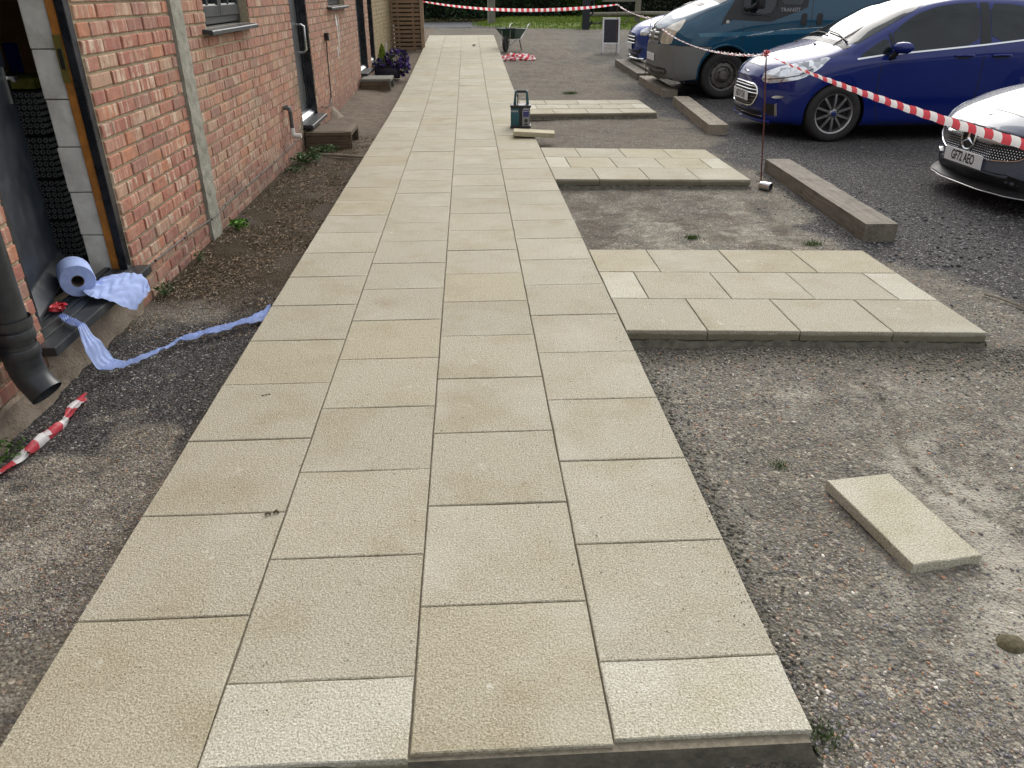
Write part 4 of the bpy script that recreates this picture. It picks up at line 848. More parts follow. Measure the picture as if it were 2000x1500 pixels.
def strip(name, bvh, pts, w, frame, mat, parent, off=.004, mirror=True, sp=.05):
    """thin fitted strip along a 2D line"""
    P_ = [Vector(p) for p in pts]; a = []; b = []
    for i, p in enumerate(P_):
        t = (P_[min(i + 1, len(P_) - 1)] - P_[max(0, i - 1)]).normalized(); n = Vector((-t.y, t.x)) * w / 2; a.append(tuple(p + n)); b.append(tuple(p - n))
    return decal(name, bvh, a + b[::-1], frame, mat, parent, off, sp, mirror, 0, .004)
def text_obj(txt, size, mat, parent, M, ex=.0012, sx=.62, name='lettering', bold=.0):
    cu = bpy.data.curves.new('t', 'FONT'); cu.body = txt; cu.size = size; cu.align_x = 'CENTER'; cu.align_y = 'CENTER'; cu.extrude = ex; cu.offset = bold; cu.resolution_u = 3
    o = bpy.data.objects.new('t', cu); COL.objects.link(o); bpy.context.view_layer.update(); me = bpy.data.meshes.new_from_object(o.evaluated_get(bpy.context.evaluated_depsgraph_get())); bpy.data.objects.remove(o); bpy.data.curves.remove(cu)
    for v in me.vertices: v.co = M @ Vector((v.co.x * sx, v.co.y, v.co.z))
    me.materials.clear(); me.materials.append(mat); me.name = name; q = bpy.data.objects.new(name, me); COL.objects.link(q); q.parent = parent; return q
def plate(txt, x, z, parent, y=0, tilt=.06):
    r = empty('number_plate', (x, y, z)); r.parent = parent; r.rotation_euler = (0, -tilt, 0)
    mb = MB(); mb.box((0, 0, 0), (.008, .52, .111)); mb.build('plate_panel', M_PLATE, r, bevel=.0025)
    if not txt: return r
    M = Matrix(((0, 0, -1, -.0052), (-1, 0, 0, 0), (0, 1, 0, 0), (0, 0, 0, 1)))
    text_obj(txt, .108, M_INK, r, M, .0008, .66, bold=.0016); return r
def wheel(x, y, r, w, rimr, style, parent, s):
    c = empty('wheel', (x, y * s, r)); c.parent = parent; ax = (0, s, 0)
    mb = MB(); h = w / 2; mb.lathe([(rimr, -h * .9), (rimr + .03, -h), (r - .03, -h * .98), (r - .008, -h * .82), (r, -h * .5), (r, h * .5), (r - .008, h * .82), (r - .03, h * .98), (r - .055, h * 1.0), (rimr + .018, h * .97), (rimr, h * .88)], (0, 0, 0), ax, 48)
    for g in (-.32, 0, .32): mb.lathe([(r + .001, g * h - .002), (r - .006, g * h), (r + .001, g * h + .002)], (0, 0, 0), ax, 48)
    mb.build('tyre', M_TYRE, c, smooth=True, fixn=False)
    mb = MB(); m = M_ALLOY if style != 'steel' else M_STEELRIM; d = h * .88
    mb.lathe([(rimr + .004, -d), (rimr - .02, -d * .9), (rimr - .03, d * .3), (rimr - .022, d * .75), (rimr - .012, d * .93), (rimr + .001, d * 1.0), (rimr + .004, d * .97)], (0, 0, 0), ax, 48)
    mb.lathe([(.001, d * .12), (rimr - .03, d * .1)], (0, 0, 0), ax, 32, 1)
    yy = d * .82
    if style == 'steel':
        mb.lathe([(.03, yy + .02), (.075, yy + .022), (.085, yy - .01), (.12, yy - .035), (.135, yy - .01), (rimr - .045, yy - .02), (rimr - .02, yy - .05)], (0, 0, 0), ax, 40)
        for k in range(8):
            a = 2 * pi * k / 8; q = Vector((cos(a) * (rimr - .034), s * (yy - .012), sin(a) * (rimr - .034))); mb.lathe([(.018, -.012), (.018, .012), (.001, .0125)], q, ax, 10, 1)
        mb.lathe([(.06, yy), (.062, yy + .035), (.05, yy + .045), (.001, yy + .046)], (0, 0, 0), ax, 24)
        for k in range(5):
            a = 2 * pi * k / 5; q = Vector((cos(a) * .088, s * (yy + .02), sin(a) * .088)); mb.lathe([(.012, -.01), (.012, .014), (.001, .015)], q, ax, 6, 1)
    else:
        n = 10 if style == 'ten' else 5
        for k in range(n):
            a = 2 * pi * (k + .5) / n; e = Vector((cos(a), 0, sin(a))); t = Vector((-sin(a), 0, cos(a))); w0, w1 = (.017, .0145) if n == 10 else (.04, .026); o0, o1 = e * .048, e * (rimr - .012); ya = Vector((0, s, 0))
            vs = []
            for q, w_, dp in ((o0, w0, yy + .004), (e * rimr * .6, w0 * .92, yy + .012), (o1, w1, yy + .004)):
                vs += [q - t * w_ + ya * (dp - .022), q - t * w_ * .72 + ya * dp, q + t * w_ * .72 + ya * dp, q + t * w_ + ya * (dp - .022)]
            mb.add(vs, [(i * 4 + j, i * 4 + j + 1, (i + 1) * 4 + j + 1, (i + 1) * 4 + j) for i in (0, 1) for j in range(3)])
        mb.lathe([(.058, yy - .03), (.056, yy), (.034, yy + .006), (.031, yy + .010)], (0, 0, 0), ax, 24); mb.lathe([(.031, yy + .009), (.024, yy + .0125), (.001, yy + .013)], (0, 0, 0), ax, 20, 2)
        for k in range(4):
            a = 2 * pi * k / 4 + .5; q = Vector((cos(a) * .05, s * (yy + .004), sin(a) * .05)); mb.lathe([(.0115, -.006), (.0115, .001), (.001, .0015)], q, ax, 8, 1)
    mb.build('rim', [m, M_TRIMBK, M_BADGE], c, smooth=True, fixn=False, sharp=30); return c

def hatch_sections(L=3.97, W=.86, H=1.49, hood=1.0, nose=1.0):
    k = W / .86; h = H / 1.49; l = L / 3.97
    raw = [
     (0.00, [(0, .30), (.30, .30), (.42, .33), (.48, .38), (.50, .46), (.50, .56), (.46, .63), (.36, .665), (.2, .68), (0, .685)]),
     (0.06, [(0, .20), (.50, .20), (.66, .22), (.70, .36), (.71, .50), (.70, .63), (.62, .70), (.46, .745), (.24, .765), (0, .77)]),
     (0.20, [(0, .18), (.60, .18), (.765, .22), (.80, .36), (.81, .52), (.79, .68), (.72, .775), (.56, .825), (.28, .862), (0, .872)]),
     (0.50, [(0, .17), (.70, .17), (.83, .22), (.855, .36), (.86, .56), (.85, .755), (.78, .865), (.62, .925), (.30, .968), (0, .978)]),
     (0.80, [(0, .17), (.72, .17), (.84, .22), (.857, .36), (.86, .58), (.855, .81), (.79, .918), (.65, .99), (.32, 1.038), (0, 1.05)]),
     (0.98, [(0, .17), (.72, .17), (.84, .22), (.857, .36), (.86, .59), (.857, .835), (.80, .935), (.70, 1.03), (.38, 1.10), (0, 1.115)]),
     (1.30, [(0, .17), (.72, .17), (.84, .21), (.857, .36), (.86, .6), (.86, .86), (.815, .958), (.735, 1.145), (.46, 1.235), (0, 1.262)]),
     (1.62, [(0, .17), (.72, .17), (.84, .21), (.857, .36), (.862, .61), (.862, .875), (.82, .985), (.675, 1.285), (.45, 1.365), (0, 1.392)]),
     (1.92, [(0, .17), (.72, .17), (.84, .21), (.857, .36), (.862, .62), (.862, .89), (.82, 1.01), (.635, 1.385), (.45, 1.44), (0, 1.464)]),
     (2.35, [(0, .17), (.72, .17), (.84, .21), (.857, .36), (.862, .63), (.862, .91), (.82, 1.045), (.61, 1.43), (.42, 1.478), (0, 1.493)]),
     (2.90, [(0, .18), (.72, .18), (.84, .22), (.857, .36), (.862, .64), (.86, .94), (.81, 1.095), (.60, 1.42), (.42, 1.468), (0, 1.485)]),
     (3.40, [(0, .20), (.70, .20), (.82, .25), (.85, .38), (.857, .65), (.84, .96), (.775, 1.125), (.57, 1.375), (.40, 1.42), (0, 1.44)]),
     (3.72, [(0, .23), (.64, .23), (.77, .28), (.80, .4), (.81, .65), (.80, .93), (.735, 1.10), (.55, 1.22), (.38, 1.25), (0, 1.265)]),
     (3.89, [(0, .26), (.58, .26), (.70, .31), (.74, .42), (.75, .62), (.73, .85), (.66, .95), (.50, 1.0), (.30, 1.02), (0, 1.03)]),
     (3.97, [(0, .40), (.45, .40), (.55, .44), (.60, .5), (.60, .6), (.58, .72), (.52, .8), (.4, .84), (.25, .85), (0, .85)])]
    out = []
    for x, p in raw:
        out.append((x * l, [(y * k, z * h if z > .75 else z * (1 + (h - 1) * (z / .75) ** 2)) for y, z in p]))
    return out

# ---- deep blue hatchback
def blue_hatch():
    X0, YC, Z0 = 4.475, 9.90, -.035
    r = empty('parked_car', (X0, YC, Z0), radians(0), label='glossy deep blue hatchback with silver ten-spoke wheels parked behind the rusty rod', cat='car', group='cars parked facing the paving')
    zz = lambda z: z if z < .95 else .95 + (z - .95) * 1.11
    st = [(x, [(y, zz(z) + (.035 * max(0, 1 - abs(x - 1.45) / .5) if i == 9 else .03 * max(0, 1 - abs(x - 1.45) / .5) if i == 8 else 0)) for i, (y, z) in enumerate(p)]) for x, p in hatch_sections()]; V, F = body_grid(st, lambda x: .30 * max(0, 1 - x / .75) ** 1.3 + .0, .86)
    wells = [(.815, .31, .352, .60, 1.0), (3.31, .31, .352, .60, 1.0)]
    body, b = body_obj('body', V, F, [M_BLUE, M_TRIMBK], r, wells)
    S_, Fr, Tp = SIDE(), FRONT(), TOPF()
    # windscreen, glass
    decal('windscreen', b, [(.94, -.70), (.90, -.35), (.89, 0), (.90, .35), (.94, .70), (1.32, .68), (1.62, .615), (1.80, .53), (1.84, 0), (1.80, -.53), (1.62, -.615), (1.32, -.68)], Tp, M_CGLASS, r, .003, .06, False, 1)
    decal('cowl', b, [(.86, -.70), (.80, -.35), (.785, 0), (.80, .35), (.86, .70), (.935, .71), (.885, .35), (.875, 0), (.885, -.35), (.935, -.71)], Tp, M_TRIMBK, r, .003, .05, False, 0)
    decal('side_glass', b, [(1.44, .965), (1.36, 1.15), (1.46, 1.235), (1.66, 1.355), (1.90, 1.43), (2.16, 1.46), (2.36, 1.465), (2.365, 1.03)], S_, M_CGLASS, r, .003, .05)
    decal('side_glass', b, [(1.00, .91), (1.12, 1.00), (1.315, 1.125), (1.385, .95)], S_, M_CGLASS, r, .003, .04)
    decal('pillar_trim', b, [(1.395, .953), (1.325, 1.15), (1.352, 1.165), (1.432, .958)], S_, M_TRIMBK, r, .004, .05, rnd=0)
    decal('pillar_trim', b, [(2.375, 1.04), (2.37, 1.465), (2.47, 1.465), (2.50, 1.06)], S_, M_TRIMBK, r, .003, .05, rnd=0)
    decal('side_glass', b, [(2.51, 1.06), (2.48, 1.46), (2.80, 1.445), (3.10, 1.37), (3.26, 1.22), (3.20, 1.14)], S_, M_CGLASS, r, .003, .05)
    strip('chrome_strip', b, [(.985, .898), (1.25, .935), (1.9, .993), (2.425, 1.04), (2.9, 1.09), (3.2, 1.12)], .016, S_, M_CHROME, r, .006)
    for nm, pts in (('door_gap', [(1.26, .925), (1.262, .66), (1.30, .35), (1.34, .22)]), ('door_gap', [(2.43, 1.02), (2.44, .7), (2.45, .4), (2.44, .22)]), ('door_gap', [(3.2, 1.1), (3.17, .85), (3.0, .62), (2.93, .4)]), ('sill_gap', [(1.34, .215), (1.9, .205), (2.44, .215)])):
        strip(nm, b, pts, .010, S_, M_TRIMBK, r, .0008)
    strip('bonnet_gap', b, [(.17, .655), (.30, .705), (.55, .745), (.75, .765), (.89, .77)], .006, Tp, M_TRIMBK, r, .0008)
    strip('bonnet_gap', b, [(.17, .655), (.12, .5), (.095, .25), (.09, 0), (.095, -.25), (.12, -.5), (.17, -.655)], .007, Tp, M_TRIMBK, r, .0008, mirror=False)
    # sculpted crease along the doors
    for hx in (2.08, 2.52):
        decal('door_handle_recess', b, [(hx, .925), (hx + .05, .94), (hx + .18, .945), (hx + .23, .93), (hx + .18, .905), (hx + .05, .9)], S_, M_TRIMBK, r, .001, .03)
        for s in (1, -1):
            mb = MB(); hit = b.ray_cast(Vector((hx + .11, s * 1.5, .93)), Vector((0, -s, 0)))[0]; y = abs(hit.y)
            mb.tube([(hx + .01, s * (y + .006), .93), (hx + .05, s * (y + .022), .936), (hx + .13, s * (y + .026), .938), (hx + .2, s * (y + .02), .936), (hx + .225, s * (y + .006), .934)], .013, 8); mb.build('door_handle', M_BLUE, r, smooth=True)
    # headlamps swept back round the corner
    dv = Vector((.62, -.785, 0)).normalized(); uv = Vector((.785, .62, 0)).normalized(); fr = (Vector((0.1, .75, 0)) - dv * 1.0, uv, Vector((0, 0, 1)), dv)
    hl = [(-.225, .645), (-.21, .735), (-.02, .808), (.20, .86), (.50, .93), (.42, .80), (.26, .69), (.05, .648), (-.12, .622)]
    decal('headlight', b, hl, fr, M_LAMP, r, .004, .03)
    decal('headlight_reflector', b, [(.0, .70), (.0, .765), (.11, .785), (.13, .72)], fr, M_LAMPD, r, .008, .03)
    decal('headlight_reflector', b, [(.17, .735), (.17, .80), (.24, .82), (.27, .76)], fr, M_LAMPD, r, .008, .03)
    strip('headlight_trim', b, [(-.14, .665), (.05, .69), (.22, .725), (.36, .80)], .008, fr, M_TRIMBK, r, .009)
    # big trapezoid grille with chrome frame and bars
    gr = [(-.33, .60), (.33, .60), (.40, .555), (.42, .47), (.36, .38), (.29, .345), (-.29, .345), (-.36, .38), (-.42, .47), (-.40, .555)]
    decal('grille', b, gr, Fr, M_TRIMBK, r, .004, .04, False, 1)
    outl = chaikin(gr, 2); pts = [b.ray_cast(Vector((-2, y, z)), Vector((1, 0, 0)))[0] + Vector((-.008, 0, 0)) for y, z in outl]; mb = MB(); mb.tube(pts + [pts[0]], .0105, 6); mb.build('grille_surround', M_CHROME, r, smooth=True)
    for z, hw in ((.57, .37), (.532, .40), (.494, .41), (.452, .41), (.413, .385), (.378, .35)):
        pts = [b.ray_cast(Vector((-2, y, z)), Vector((1, 0, 0)))[0] + Vector((-.009, 0, 0)) for y in np.linspace(-hw, hw, 15)]; mb = MB(); mb.tube(pts, .0075 if z > .47 else .0045, 6); mb.build('grille_bar', M_CHROME if z > .47 else M_STEELRIM, r, smooth=True)
    decal('lower_intake', b, [(-.48, .315), (.48, .315), (.52, .25), (.46, .215), (-.46, .215), (-.52, .25)], Fr, M_TRIMBK, r, .003, .05, False, 1)
    pts = [Vector((b.ray_cast(Vector((-2, y, .235)), Vector((1, 0, 0)))[0].x - .02, y, .20)) for y in np.linspace(-.64, .64, 21)]
    mb = MB(); mb.tube(pts, .016, 8); mb.tube([p + Vector((.01, 0, .05)) for p in pts[2:-2]], .006, 6, 1); mb.build('front_lip', [M_BLUE, M_CHROME], r, smooth=True)
    decal('fog_trim', b, [(.02, .27), (.0, .40), (.025, .42), (.05, .28)], fr, M_ALLOY, r, .006, .03, rnd=0); decal('fog_recess', b, [(-.17, .30), (-.12, .41), (.0, .40), (.02, .27)], fr, M_TRIMBK, r, .002, .03)
    decal('side_marker', b, [(-.06, .475), (.0, .50), (.10, .50), (.09, .48), (.0, .465)], fr, M_LAMP, r, .004, .03)
    # badge
    hit = b.ray_cast(Vector((-2, 0, .72)), Vector((1, 0, 0)))[0]; q = Matrix.Rotation(radians(-50), 3, 'Y'); mb = MB(); n = 24
    mb.add([hit + Vector((-.01, 0, 0)) + q @ Vector((0, .062 * cos(2 * pi * k / n), .026 * sin(2 * pi * k / n))) for k in range(n)] + [hit + Vector((.02, 0, -.01)) + q @ Vector((0, .066 * cos(2 * pi * k / n), .030 * sin(2 * pi * k / n))) for k in range(n)], [tuple(range(n))] + [(k, (k + 1) % n, n + (k + 1) % n, n + k) for k in range(n)]); mb.build('badge', M_CHROME, r, smooth=True, sharp=30)
    plate('AO17 CHJ', b.ray_cast(Vector((-2, 0, .44)), Vector((1, 0, 0)))[0].x - .022, .455, r)
    # mirrors, wipers, washer jets
    for s in (1, -1):
        m = empty('wing_mirror', (1.33, s * .845, .97)); m.parent = r; mb = MB()
        prof = [(0, .03), (.03, .075), (.09, .098), (.15, .09), (.185, .06), (.195, .02)]
        vs = []; n = 14
        for k_, (yy, rr_) in enumerate(prof):
            for k in range(n):
                a = 2 * pi * k / n; vs.append((.045 + cos(a) * rr_ * .95 + yy * .35, s * (yy + .02), .055 + sin(a) * rr_ * .66))
        mb.add(vs, [(i * n + k, i * n + (k + 1) % n, (i + 1) * n + (k + 1) % n, (i + 1) * n + k) for i in range(5) for k in range(n)] + [tuple(range(n)), tuple(range(5 * n, 6 * n))]); mb.build('mirror_shell', M_BLUE, m, smooth=True)
        mb = MB(); mb.tube([(.03, s * -.03, -.075), (.03, s * .02, -.05), (.05, s * .06, -.0), (.06, s * .075, .03)], .03, 8, rr=[.022, .035, .03, .024]); mb.build('mirror_arm', M_TRIMBK, m, smooth=True)
        mb = MB(); mb.tube([(.115, s * .06, .045), (.14, s * .13, .055), (.15, s * .20, .075)], .0085, 6); mb.build('indicator', M_LAMPD, m, smooth=True)
    wps = MB()
    for (ya, yb) in ((-.62, .05), (-.05, .58)):
        pts = [b.ray_cast(Vector((xx, y, 3)), Vector((0, 0, -1)))[0] + Vector((0, 0, .022)) for y, xx in ((ya, .93), ((ya + yb) / 2, .955), (yb, .985))]; wps.tube(pts, .008, 6)
    wps.build('wiper', M_TRIMBK, r, smooth=True)
    for s in (1, -1):
        q = b.ray_cast(Vector((.70, s * .28, 3)), Vector((0, 0, -1)))[0]; mb = MB(); mb.box(q + Vector((0, 0, .006)), (.035, .022, .014)); mb.build('washer_jet', M_TRIMBK, r, bevel=.003)
    for (x, z, rr_, y0, y1) in wells:
        for s in (1, -1): wheel(x, .765, .320, .205, .222, 'ten', r, s)
    mb = MB(); mb.b2(.5, 3.6, -.6, .6, .16, .2); mb.build('underbody', M_TRIMBK, r)
    return r
blue_hatch()

# ---- silver car, nearest
def silver_car():
    X0, YC, Z0 = 5.185, 6.26, -.05
    r = empty('parked_car', (X0, YC, Z0), label='silver car with dotted black grille and round star badge at the right edge', cat='car', group='cars parked facing the paving')
    raw = hatch_sections(4.42, .90, 1.44); st = []
    for x, p in raw:
        zf = lambda z: z
        if x < 1.2:
            t = 1 - x / 1.2; p = [(y * (1 + .12 * t * (i < 8)), z - (.075 * (1 - .3 * t)) * (z > .6) * min(1, (z - .6) / .15) if i >= 5 else z) for i, (y, z) in enumerate(p)]
        st.append((x, p))
    V, F = body_grid(st, lambda x: .36 * max(0, 1 - x / .85) ** 1.2, .92); wells = [(.90, .31, .345, .64, 1.05), (3.63, .31, .345, .64, 1.05)]
    body, b = body_obj('body', V, F, [M_SILVER, M_TRIMBK], r, wells); S_, Fr, Tp = SIDE(), FRONT(), TOPF()
    decal('windscreen', b, [(1.06, -.72), (1.0, -.35), (.99, 0), (1.0, .35), (1.06, .72), (1.5, .70), (1.85, .62), (2.0, .53), (2.04, 0), (2.0, -.53), (1.85, -.62), (1.5, -.70)], Tp, M_CGLASS, r, .003, .08, False, 1)
    decal('side_glass', b, [(1.2, .93), (1.5, 1.13), (2.0, 1.35), (2.6, 1.38), (2.62, 1.02)], S_, M_CGLASS, r, .003, .08); decal('side_glass', b, [(2.7, 1.04), (2.68, 1.37), (3.2, 1.32), (3.6, 1.14)], S_, M_CGLASS, r, .003, .08)
    gr = [(-.50, .625), (.50, .625), (.60, .57), (.60, .49), (.50, .43), (.28, .405), (0, .40), (-.28, .405), (-.50, .43), (-.60, .49), (-.60, .57)]
    decal('grille', b, gr, Fr, M_TRIMBK, r, .004, .04, False, 1)
    outl = chaikin(gr, 2); pts = [b.ray_cast(Vector((-2, y, z)), Vector((1, 0, 0)))[0] + Vector((-.006, 0, 0)) for y, z in outl if z < .6]; mid = len(pts) // 2; mb = MB()
    mb.tube(pts, .006, 6); mb.build('grille_surround', M_CHROME, r, smooth=True)
    mb = MB()
    for i in range(-26, 27):
        for j in range(10):
            y = i * .0225 + (j % 2) * .011; z = .413 + j * .0185
            if inpoly((y * 1.06, z * 1.0), outl) and sqrt(y * y + (z - .53) ** 2) > .095 and not (abs(z - .545) < .016 and abs(y) < .55):
                h = b.ray_cast(Vector((-2, y, z)), Vector((1, 0, 0)))[0]; mb.lathe([(.0052, 0), (.003, .004), (.0005, .0045)], h + Vector((-.004, 0, 0)), (-1, 0, 0), 5)
    tag(mb.build('grille_studs', M_CHROME, r), kind='stuff')
    for s in (1, -1):
        pts = [b.ray_cast(Vector((-2, s * y, .545 + .0 * y)), Vector((1, 0, 0)))[0] + Vector((-.012, 0, 0)) for y in np.linspace(.10, .55, 8)]; mb = MB(); mb.tube(pts, .012, 8, rr=[.017, .017, .016, .015, .013, .011, .008, .004]); mb.build('grille_bar', M_CHROME, r, smooth=True)
    h = b.ray_cast(Vector((-2, 0, .53)), Vector((1, 0, 0)))[0]; bd = empty('badge', h + Vector((-.02, 0, 0))); bd.parent = r
    mb = MB(); n = 32; mb.tube([(0, .088 * cos(2 * pi * k / n), .088 * sin(2 * pi * k / n)) for k in range(n + 1)], .0075, 7); mb.build('ring', M_CHROME, bd, smooth=True)
    mb = MB()
    for a in (90, 210, 330):
        a = radians(a); e = Vector((0, cos(a), sin(a))); t = Vector((0, -sin(a), cos(a))); mb.add([e * .085, t * .013 - e * .006, -t * .013 - e * .006, Vector((-.014, 0, 0))], [(0, 1, 3), (0, 3, 2), (0, 2, 1)])
    mb.build('star', M_CHROME, bd); mb = MB(); mb.lathe([(.082, .012), (.001, .012)], (0, 0, 0), (1, 0, 0), 24); mb.build('disc', M_TRIMBK, bd)
    plate('GF72 AEO', b.ray_cast(Vector((-2, 0, .38)), Vector((1, 0, 0)))[0].x - .028, .375, r, 0, .04)
    decal('lower_intake', b, [(-.42, .32), (-.66, .36), (-.70, .28), (-.60, .215), (.60, .215), (.70, .28), (.66, .36), (.42, .32)], Fr, M_TRIMBK, r, .003, .05, False, 0)
    for s in (1,): decal('corner_fin', b, [(.44, .335), (.56, .372), (.66, .345), (.74, .26), (.77, .19), (.70, .20), (.62, .30)], Fr, M_SILVER, r, .012, .03, True, 1)
    ys = np.linspace(-.78, .78, 25); pts = [Vector((b.find_nearest(Vector((-.3 + .3 * (abs(y) / .86) ** 2.6 * 1.4, y * .97, .20)))[0].x + .0 + .06 * (abs(y) / .78) ** 3, y, .165)) for y in ys]
    mb = MB()
    for q in range(len(pts)):
        p = pts[q]; mb.v += [tuple(p + Vector((-.02, 0, .0))), tuple(p + Vector((-.015, 0, .018))), tuple(p + Vector((.12, 0, .065))), tuple(p + Vector((.12, 0, -.02)))]
    for q in range(len(pts) - 1):
        for j in range(4): mb.f.append((q * 4 + j, (q + 1) * 4 + j, (q + 1) * 4 + (j + 1) % 4, q * 4 + (j + 1) % 4)); mb.m.append(0)
    mb.tube([p + Vector((-.021, 0, .006)) for p in pts], .0045, 6, 1); mb.build('splitter', [M_TRIMBK, M_ALLOY], r, smooth=True, sharp=35)
    dv = Vector((.62, -.785, 0)).normalized(); uv = Vector((.785, .62, 0)).normalized(); fr = (Vector((0.1, .80, 0)) - dv * 1.0, uv, Vector((0, 0, 1)), dv)
    decal('headlight', b, [(-.18, .56), (-.16, .64), (.05, .70), (.32, .74), (.28, .68), (.1, .60), (-.05, .56)], fr, M_LAMP, r, .004, .03)
    strip('bonnet_gap', b, [(.155, 0), (.16, .3), (.20, .52), (.30, .68)], .006, Tp, M_TRIMBK, r, .0008)
    strip('bonnet_gap', b, [(.30, .68), (.6, .77), (.9, .80), (1.0, .80)], .006, Tp, M_TRIMBK, r, .0008)
    mb = MB(); h = b.ray_cast(Vector((.11, 0, 3)), Vector((0, 0, -1)))[0]; mb.lathe([(.024, 0), (.022, .004), (.001, .005)], h, (-.5, 0, .85), 16); mb.build('bonnet_emblem', M_CHROME, r, smooth=True)
    for (x, z, rr_, y0, y1) in wells:
        for s in (1, -1): wheel(x, .80, .315, .215, .225, 'five', r, s)
    mb = MB(); mb.b2(.5, 4.0, -.62, .62, .14, .18); mb.build('underbody', M_TRIMBK, r)
    return r
silver_car()

# ---- teal panel van
def van():
    X0, YC, Z0 = 4.115, 13.50, .03
    r = empty('parked_van', (X0, YC, Z0), label='teal panel van with grey plastic bumper and steel wheels parked between two blue cars', cat='van')
    st = [
     (0.00, [(0, .36), (.60, .36), (.72, .38), (.76, .46), (.77, .56), (.76, .68), (.72, .745), (.62, .775), (.3, .79), (0, .79)]),
     (0.05, [(0, .27), (.70, .27), (.83, .30), (.87, .42), (.88, .60), (.86, .80), (.76, .93), (.62, .985), (.3, 1.0), (0, 1.0)]),
     (0.16, [(0, .25), (.76, .25), (.90, .28), (.935, .42), (.94, .62), (.92, .85), (.83, 1.0), (.66, 1.075), (.34, 1.105), (0, 1.115)]),
     (0.35, [(0, .25), (.78, .25), (.94, .29), (.97, .42), (.975, .64), (.96, .89), (.88, 1.07), (.70, 1.18), (.40, 1.225), (0, 1.24)]),
     (0.62, [(0, .25), (.80, .25), (.955, .29), (.98, .42), (.985, .66), (.975, .93), (.91, 1.13), (.77, 1.28), (.45, 1.335), (0, 1.355)]),
     (0.90, [(0, .25), (.80, .25), (.96, .29), (.985, .42), (.985, .68), (.98, .97), (.935, 1.17), (.84, 1.37), (.55, 1.44), (0, 1.47)]),
     (1.30, [(0, .25), (.80, .25), (.96, .29), (.985, .42), (.985, .70), (.983, 1.0), (.95, 1.22), (.85, 1.64), (.62, 1.74), (0, 1.775)]),
     (1.68, [(0, .25), (.80, .25), (.96, .29), (.985, .42), (.985, .70), (.985, 1.0), (.955, 1.25), (.83, 1.87), (.64, 1.99), (0, 2.02)]),
     (2.10, [(0, .25), (.80, .25), (.96, .29), (.985, .42), (.985, .70), (.985, 1.0), (.96, 1.28), (.83, 1.95), (.66, 2.06), (0, 2.10)]),
     (3.40, [(0, .25), (.80, .25), (.96, .29), (.985, .42), (.985, .70), (.985, 1.0), (.96, 1.28), (.83, 1.96), (.66, 2.07), (0, 2.11)]),
     (4.70, [(0, .27), (.80, .27), (.96, .31), (.985, .42), (.985, .70), (.985, 1.0), (.955, 1.28), (.82, 1.95), (.65, 2.06), (0, 2.10)]),
     (4.84, [(0, .33), (.76, .33), (.92, .36), (.95, .46), (.95, .72), (.95, 1.0), (.92, 1.27), (.79, 1.90), (.62, 2.0), (0, 2.03)])]
    V, F = body_grid(st, lambda x: .26 * max(0, 1 - x / .7) ** 1.2, .985); wells = [(.93, .36, .405, .66, 1.1), (4.0, .36, .405, .66, 1.1)]
    body, b = body_obj('body', V, F, [M_TEAL, M_TRIMBK], r, wells); S_, Fr, Tp = SIDE(), FRONT(), TOPF()
    decal('windscreen', b, [(.93, -.80), (.88, 0), (.93, .80), (1.35, .79), (1.70, .74), (1.74, 0), (1.70, -.74), (1.35, -.79)], Tp, M_CGLASS, r, .003, .08, False, 1)
    decal('cowl', b, [(.80, -.80), (.72, 0), (.80, .80), (.92, .81), (.86, 0), (.92, -.81)], Tp, M_TRIMBK, r, .004, .08, False, 0)
    dv = Vector((.62, -.785, 0)).normalized(); uv = Vector((.785, .62, 0)).normalized(); fr = (Vector((0.06, .80, 0)) - dv * 1.0, uv, Vector((0, 0, 1)), dv)
    # grey bumper as a thick fitted shell, wrapping to the wheel
    for nm, poly, f_, mir, o_ in (('front_bumper', [(-.80, .30), (-.80, .765), (.80, .765), (.80, .30), (.45, .262), (-.45, .262)], Fr, False, .012), ('bumper_corner', [(.20, .262), (.10, .40), (.10, .765), (.70, .755), (.62, .70), (.54, .58), (.50, .45), (.495, .30)], S_, True, .011)):
        decal(nm, b, poly, f_, M_BUMPER, r, o_, .05, mir, 0, .03)
    decal('grille_block', b, [(-.34, .77), (-.40, .96), (-.36, .985), (.36, .985), (.40, .96), (.34, .77)], Fr, M_BUMPER, r, .014, .05, False, 0)
    for z in (.955, .885, .83):
        decal('grille_slot', b, [(-.31, z - .018), (-.31, z + .018), (-.09, z + .018), (-.09, z - .018)], Fr, M_TRIMBK, r, .017, .05, True, 0)
    for z in (.92, .857):
        for s in (1, -1):
            pts = [b.ray_cast(Vector((-2, s * y, z)), Vector((1, 0, 0)))[0] + Vector((-.022, 0, 0)) for y in np.linspace(.09, .32, 5)]; mb = MB(); mb.tube(pts, .022, 8); mb.build('grille_bar', M_TUBE, r, smooth=True)
    h = b.ray_cast(Vector((-2, 0, .885)), Vector((1, 0, 0)))[0]; mb = MB(); mb.lathe([(.085, 0), (.080, .03), (.05, .045), (.001, .05)], h, (-1, 0, 0), 20); mb.build('badge', M_TUBE, r, smooth=True)
    decal('bumper_slot', b, [(-.70, .37), (-.62, .44), (.62, .44), (.70, .37), (.60, .33), (-.60, .33)], Fr, M_TRIMBK, r, .014, .05, False, 1)
    plate('', b.ray_cast(Vector((-2, 0, .55)), Vector((1, 0, 0)))[0].x - .03, .565, r)
    hl = [(-.30, .775), (-.275, .955), (-.10, 1.045), (.16, 1.145), (.14, 1.02), (.04, .90), (.0, .775)]
    decal('headlight', b, hl, fr, simple('yellowed_lens', (.62, .57, .47), .14, var=.35, scale=12, metal=.3, coat=1), r, .006, .04)
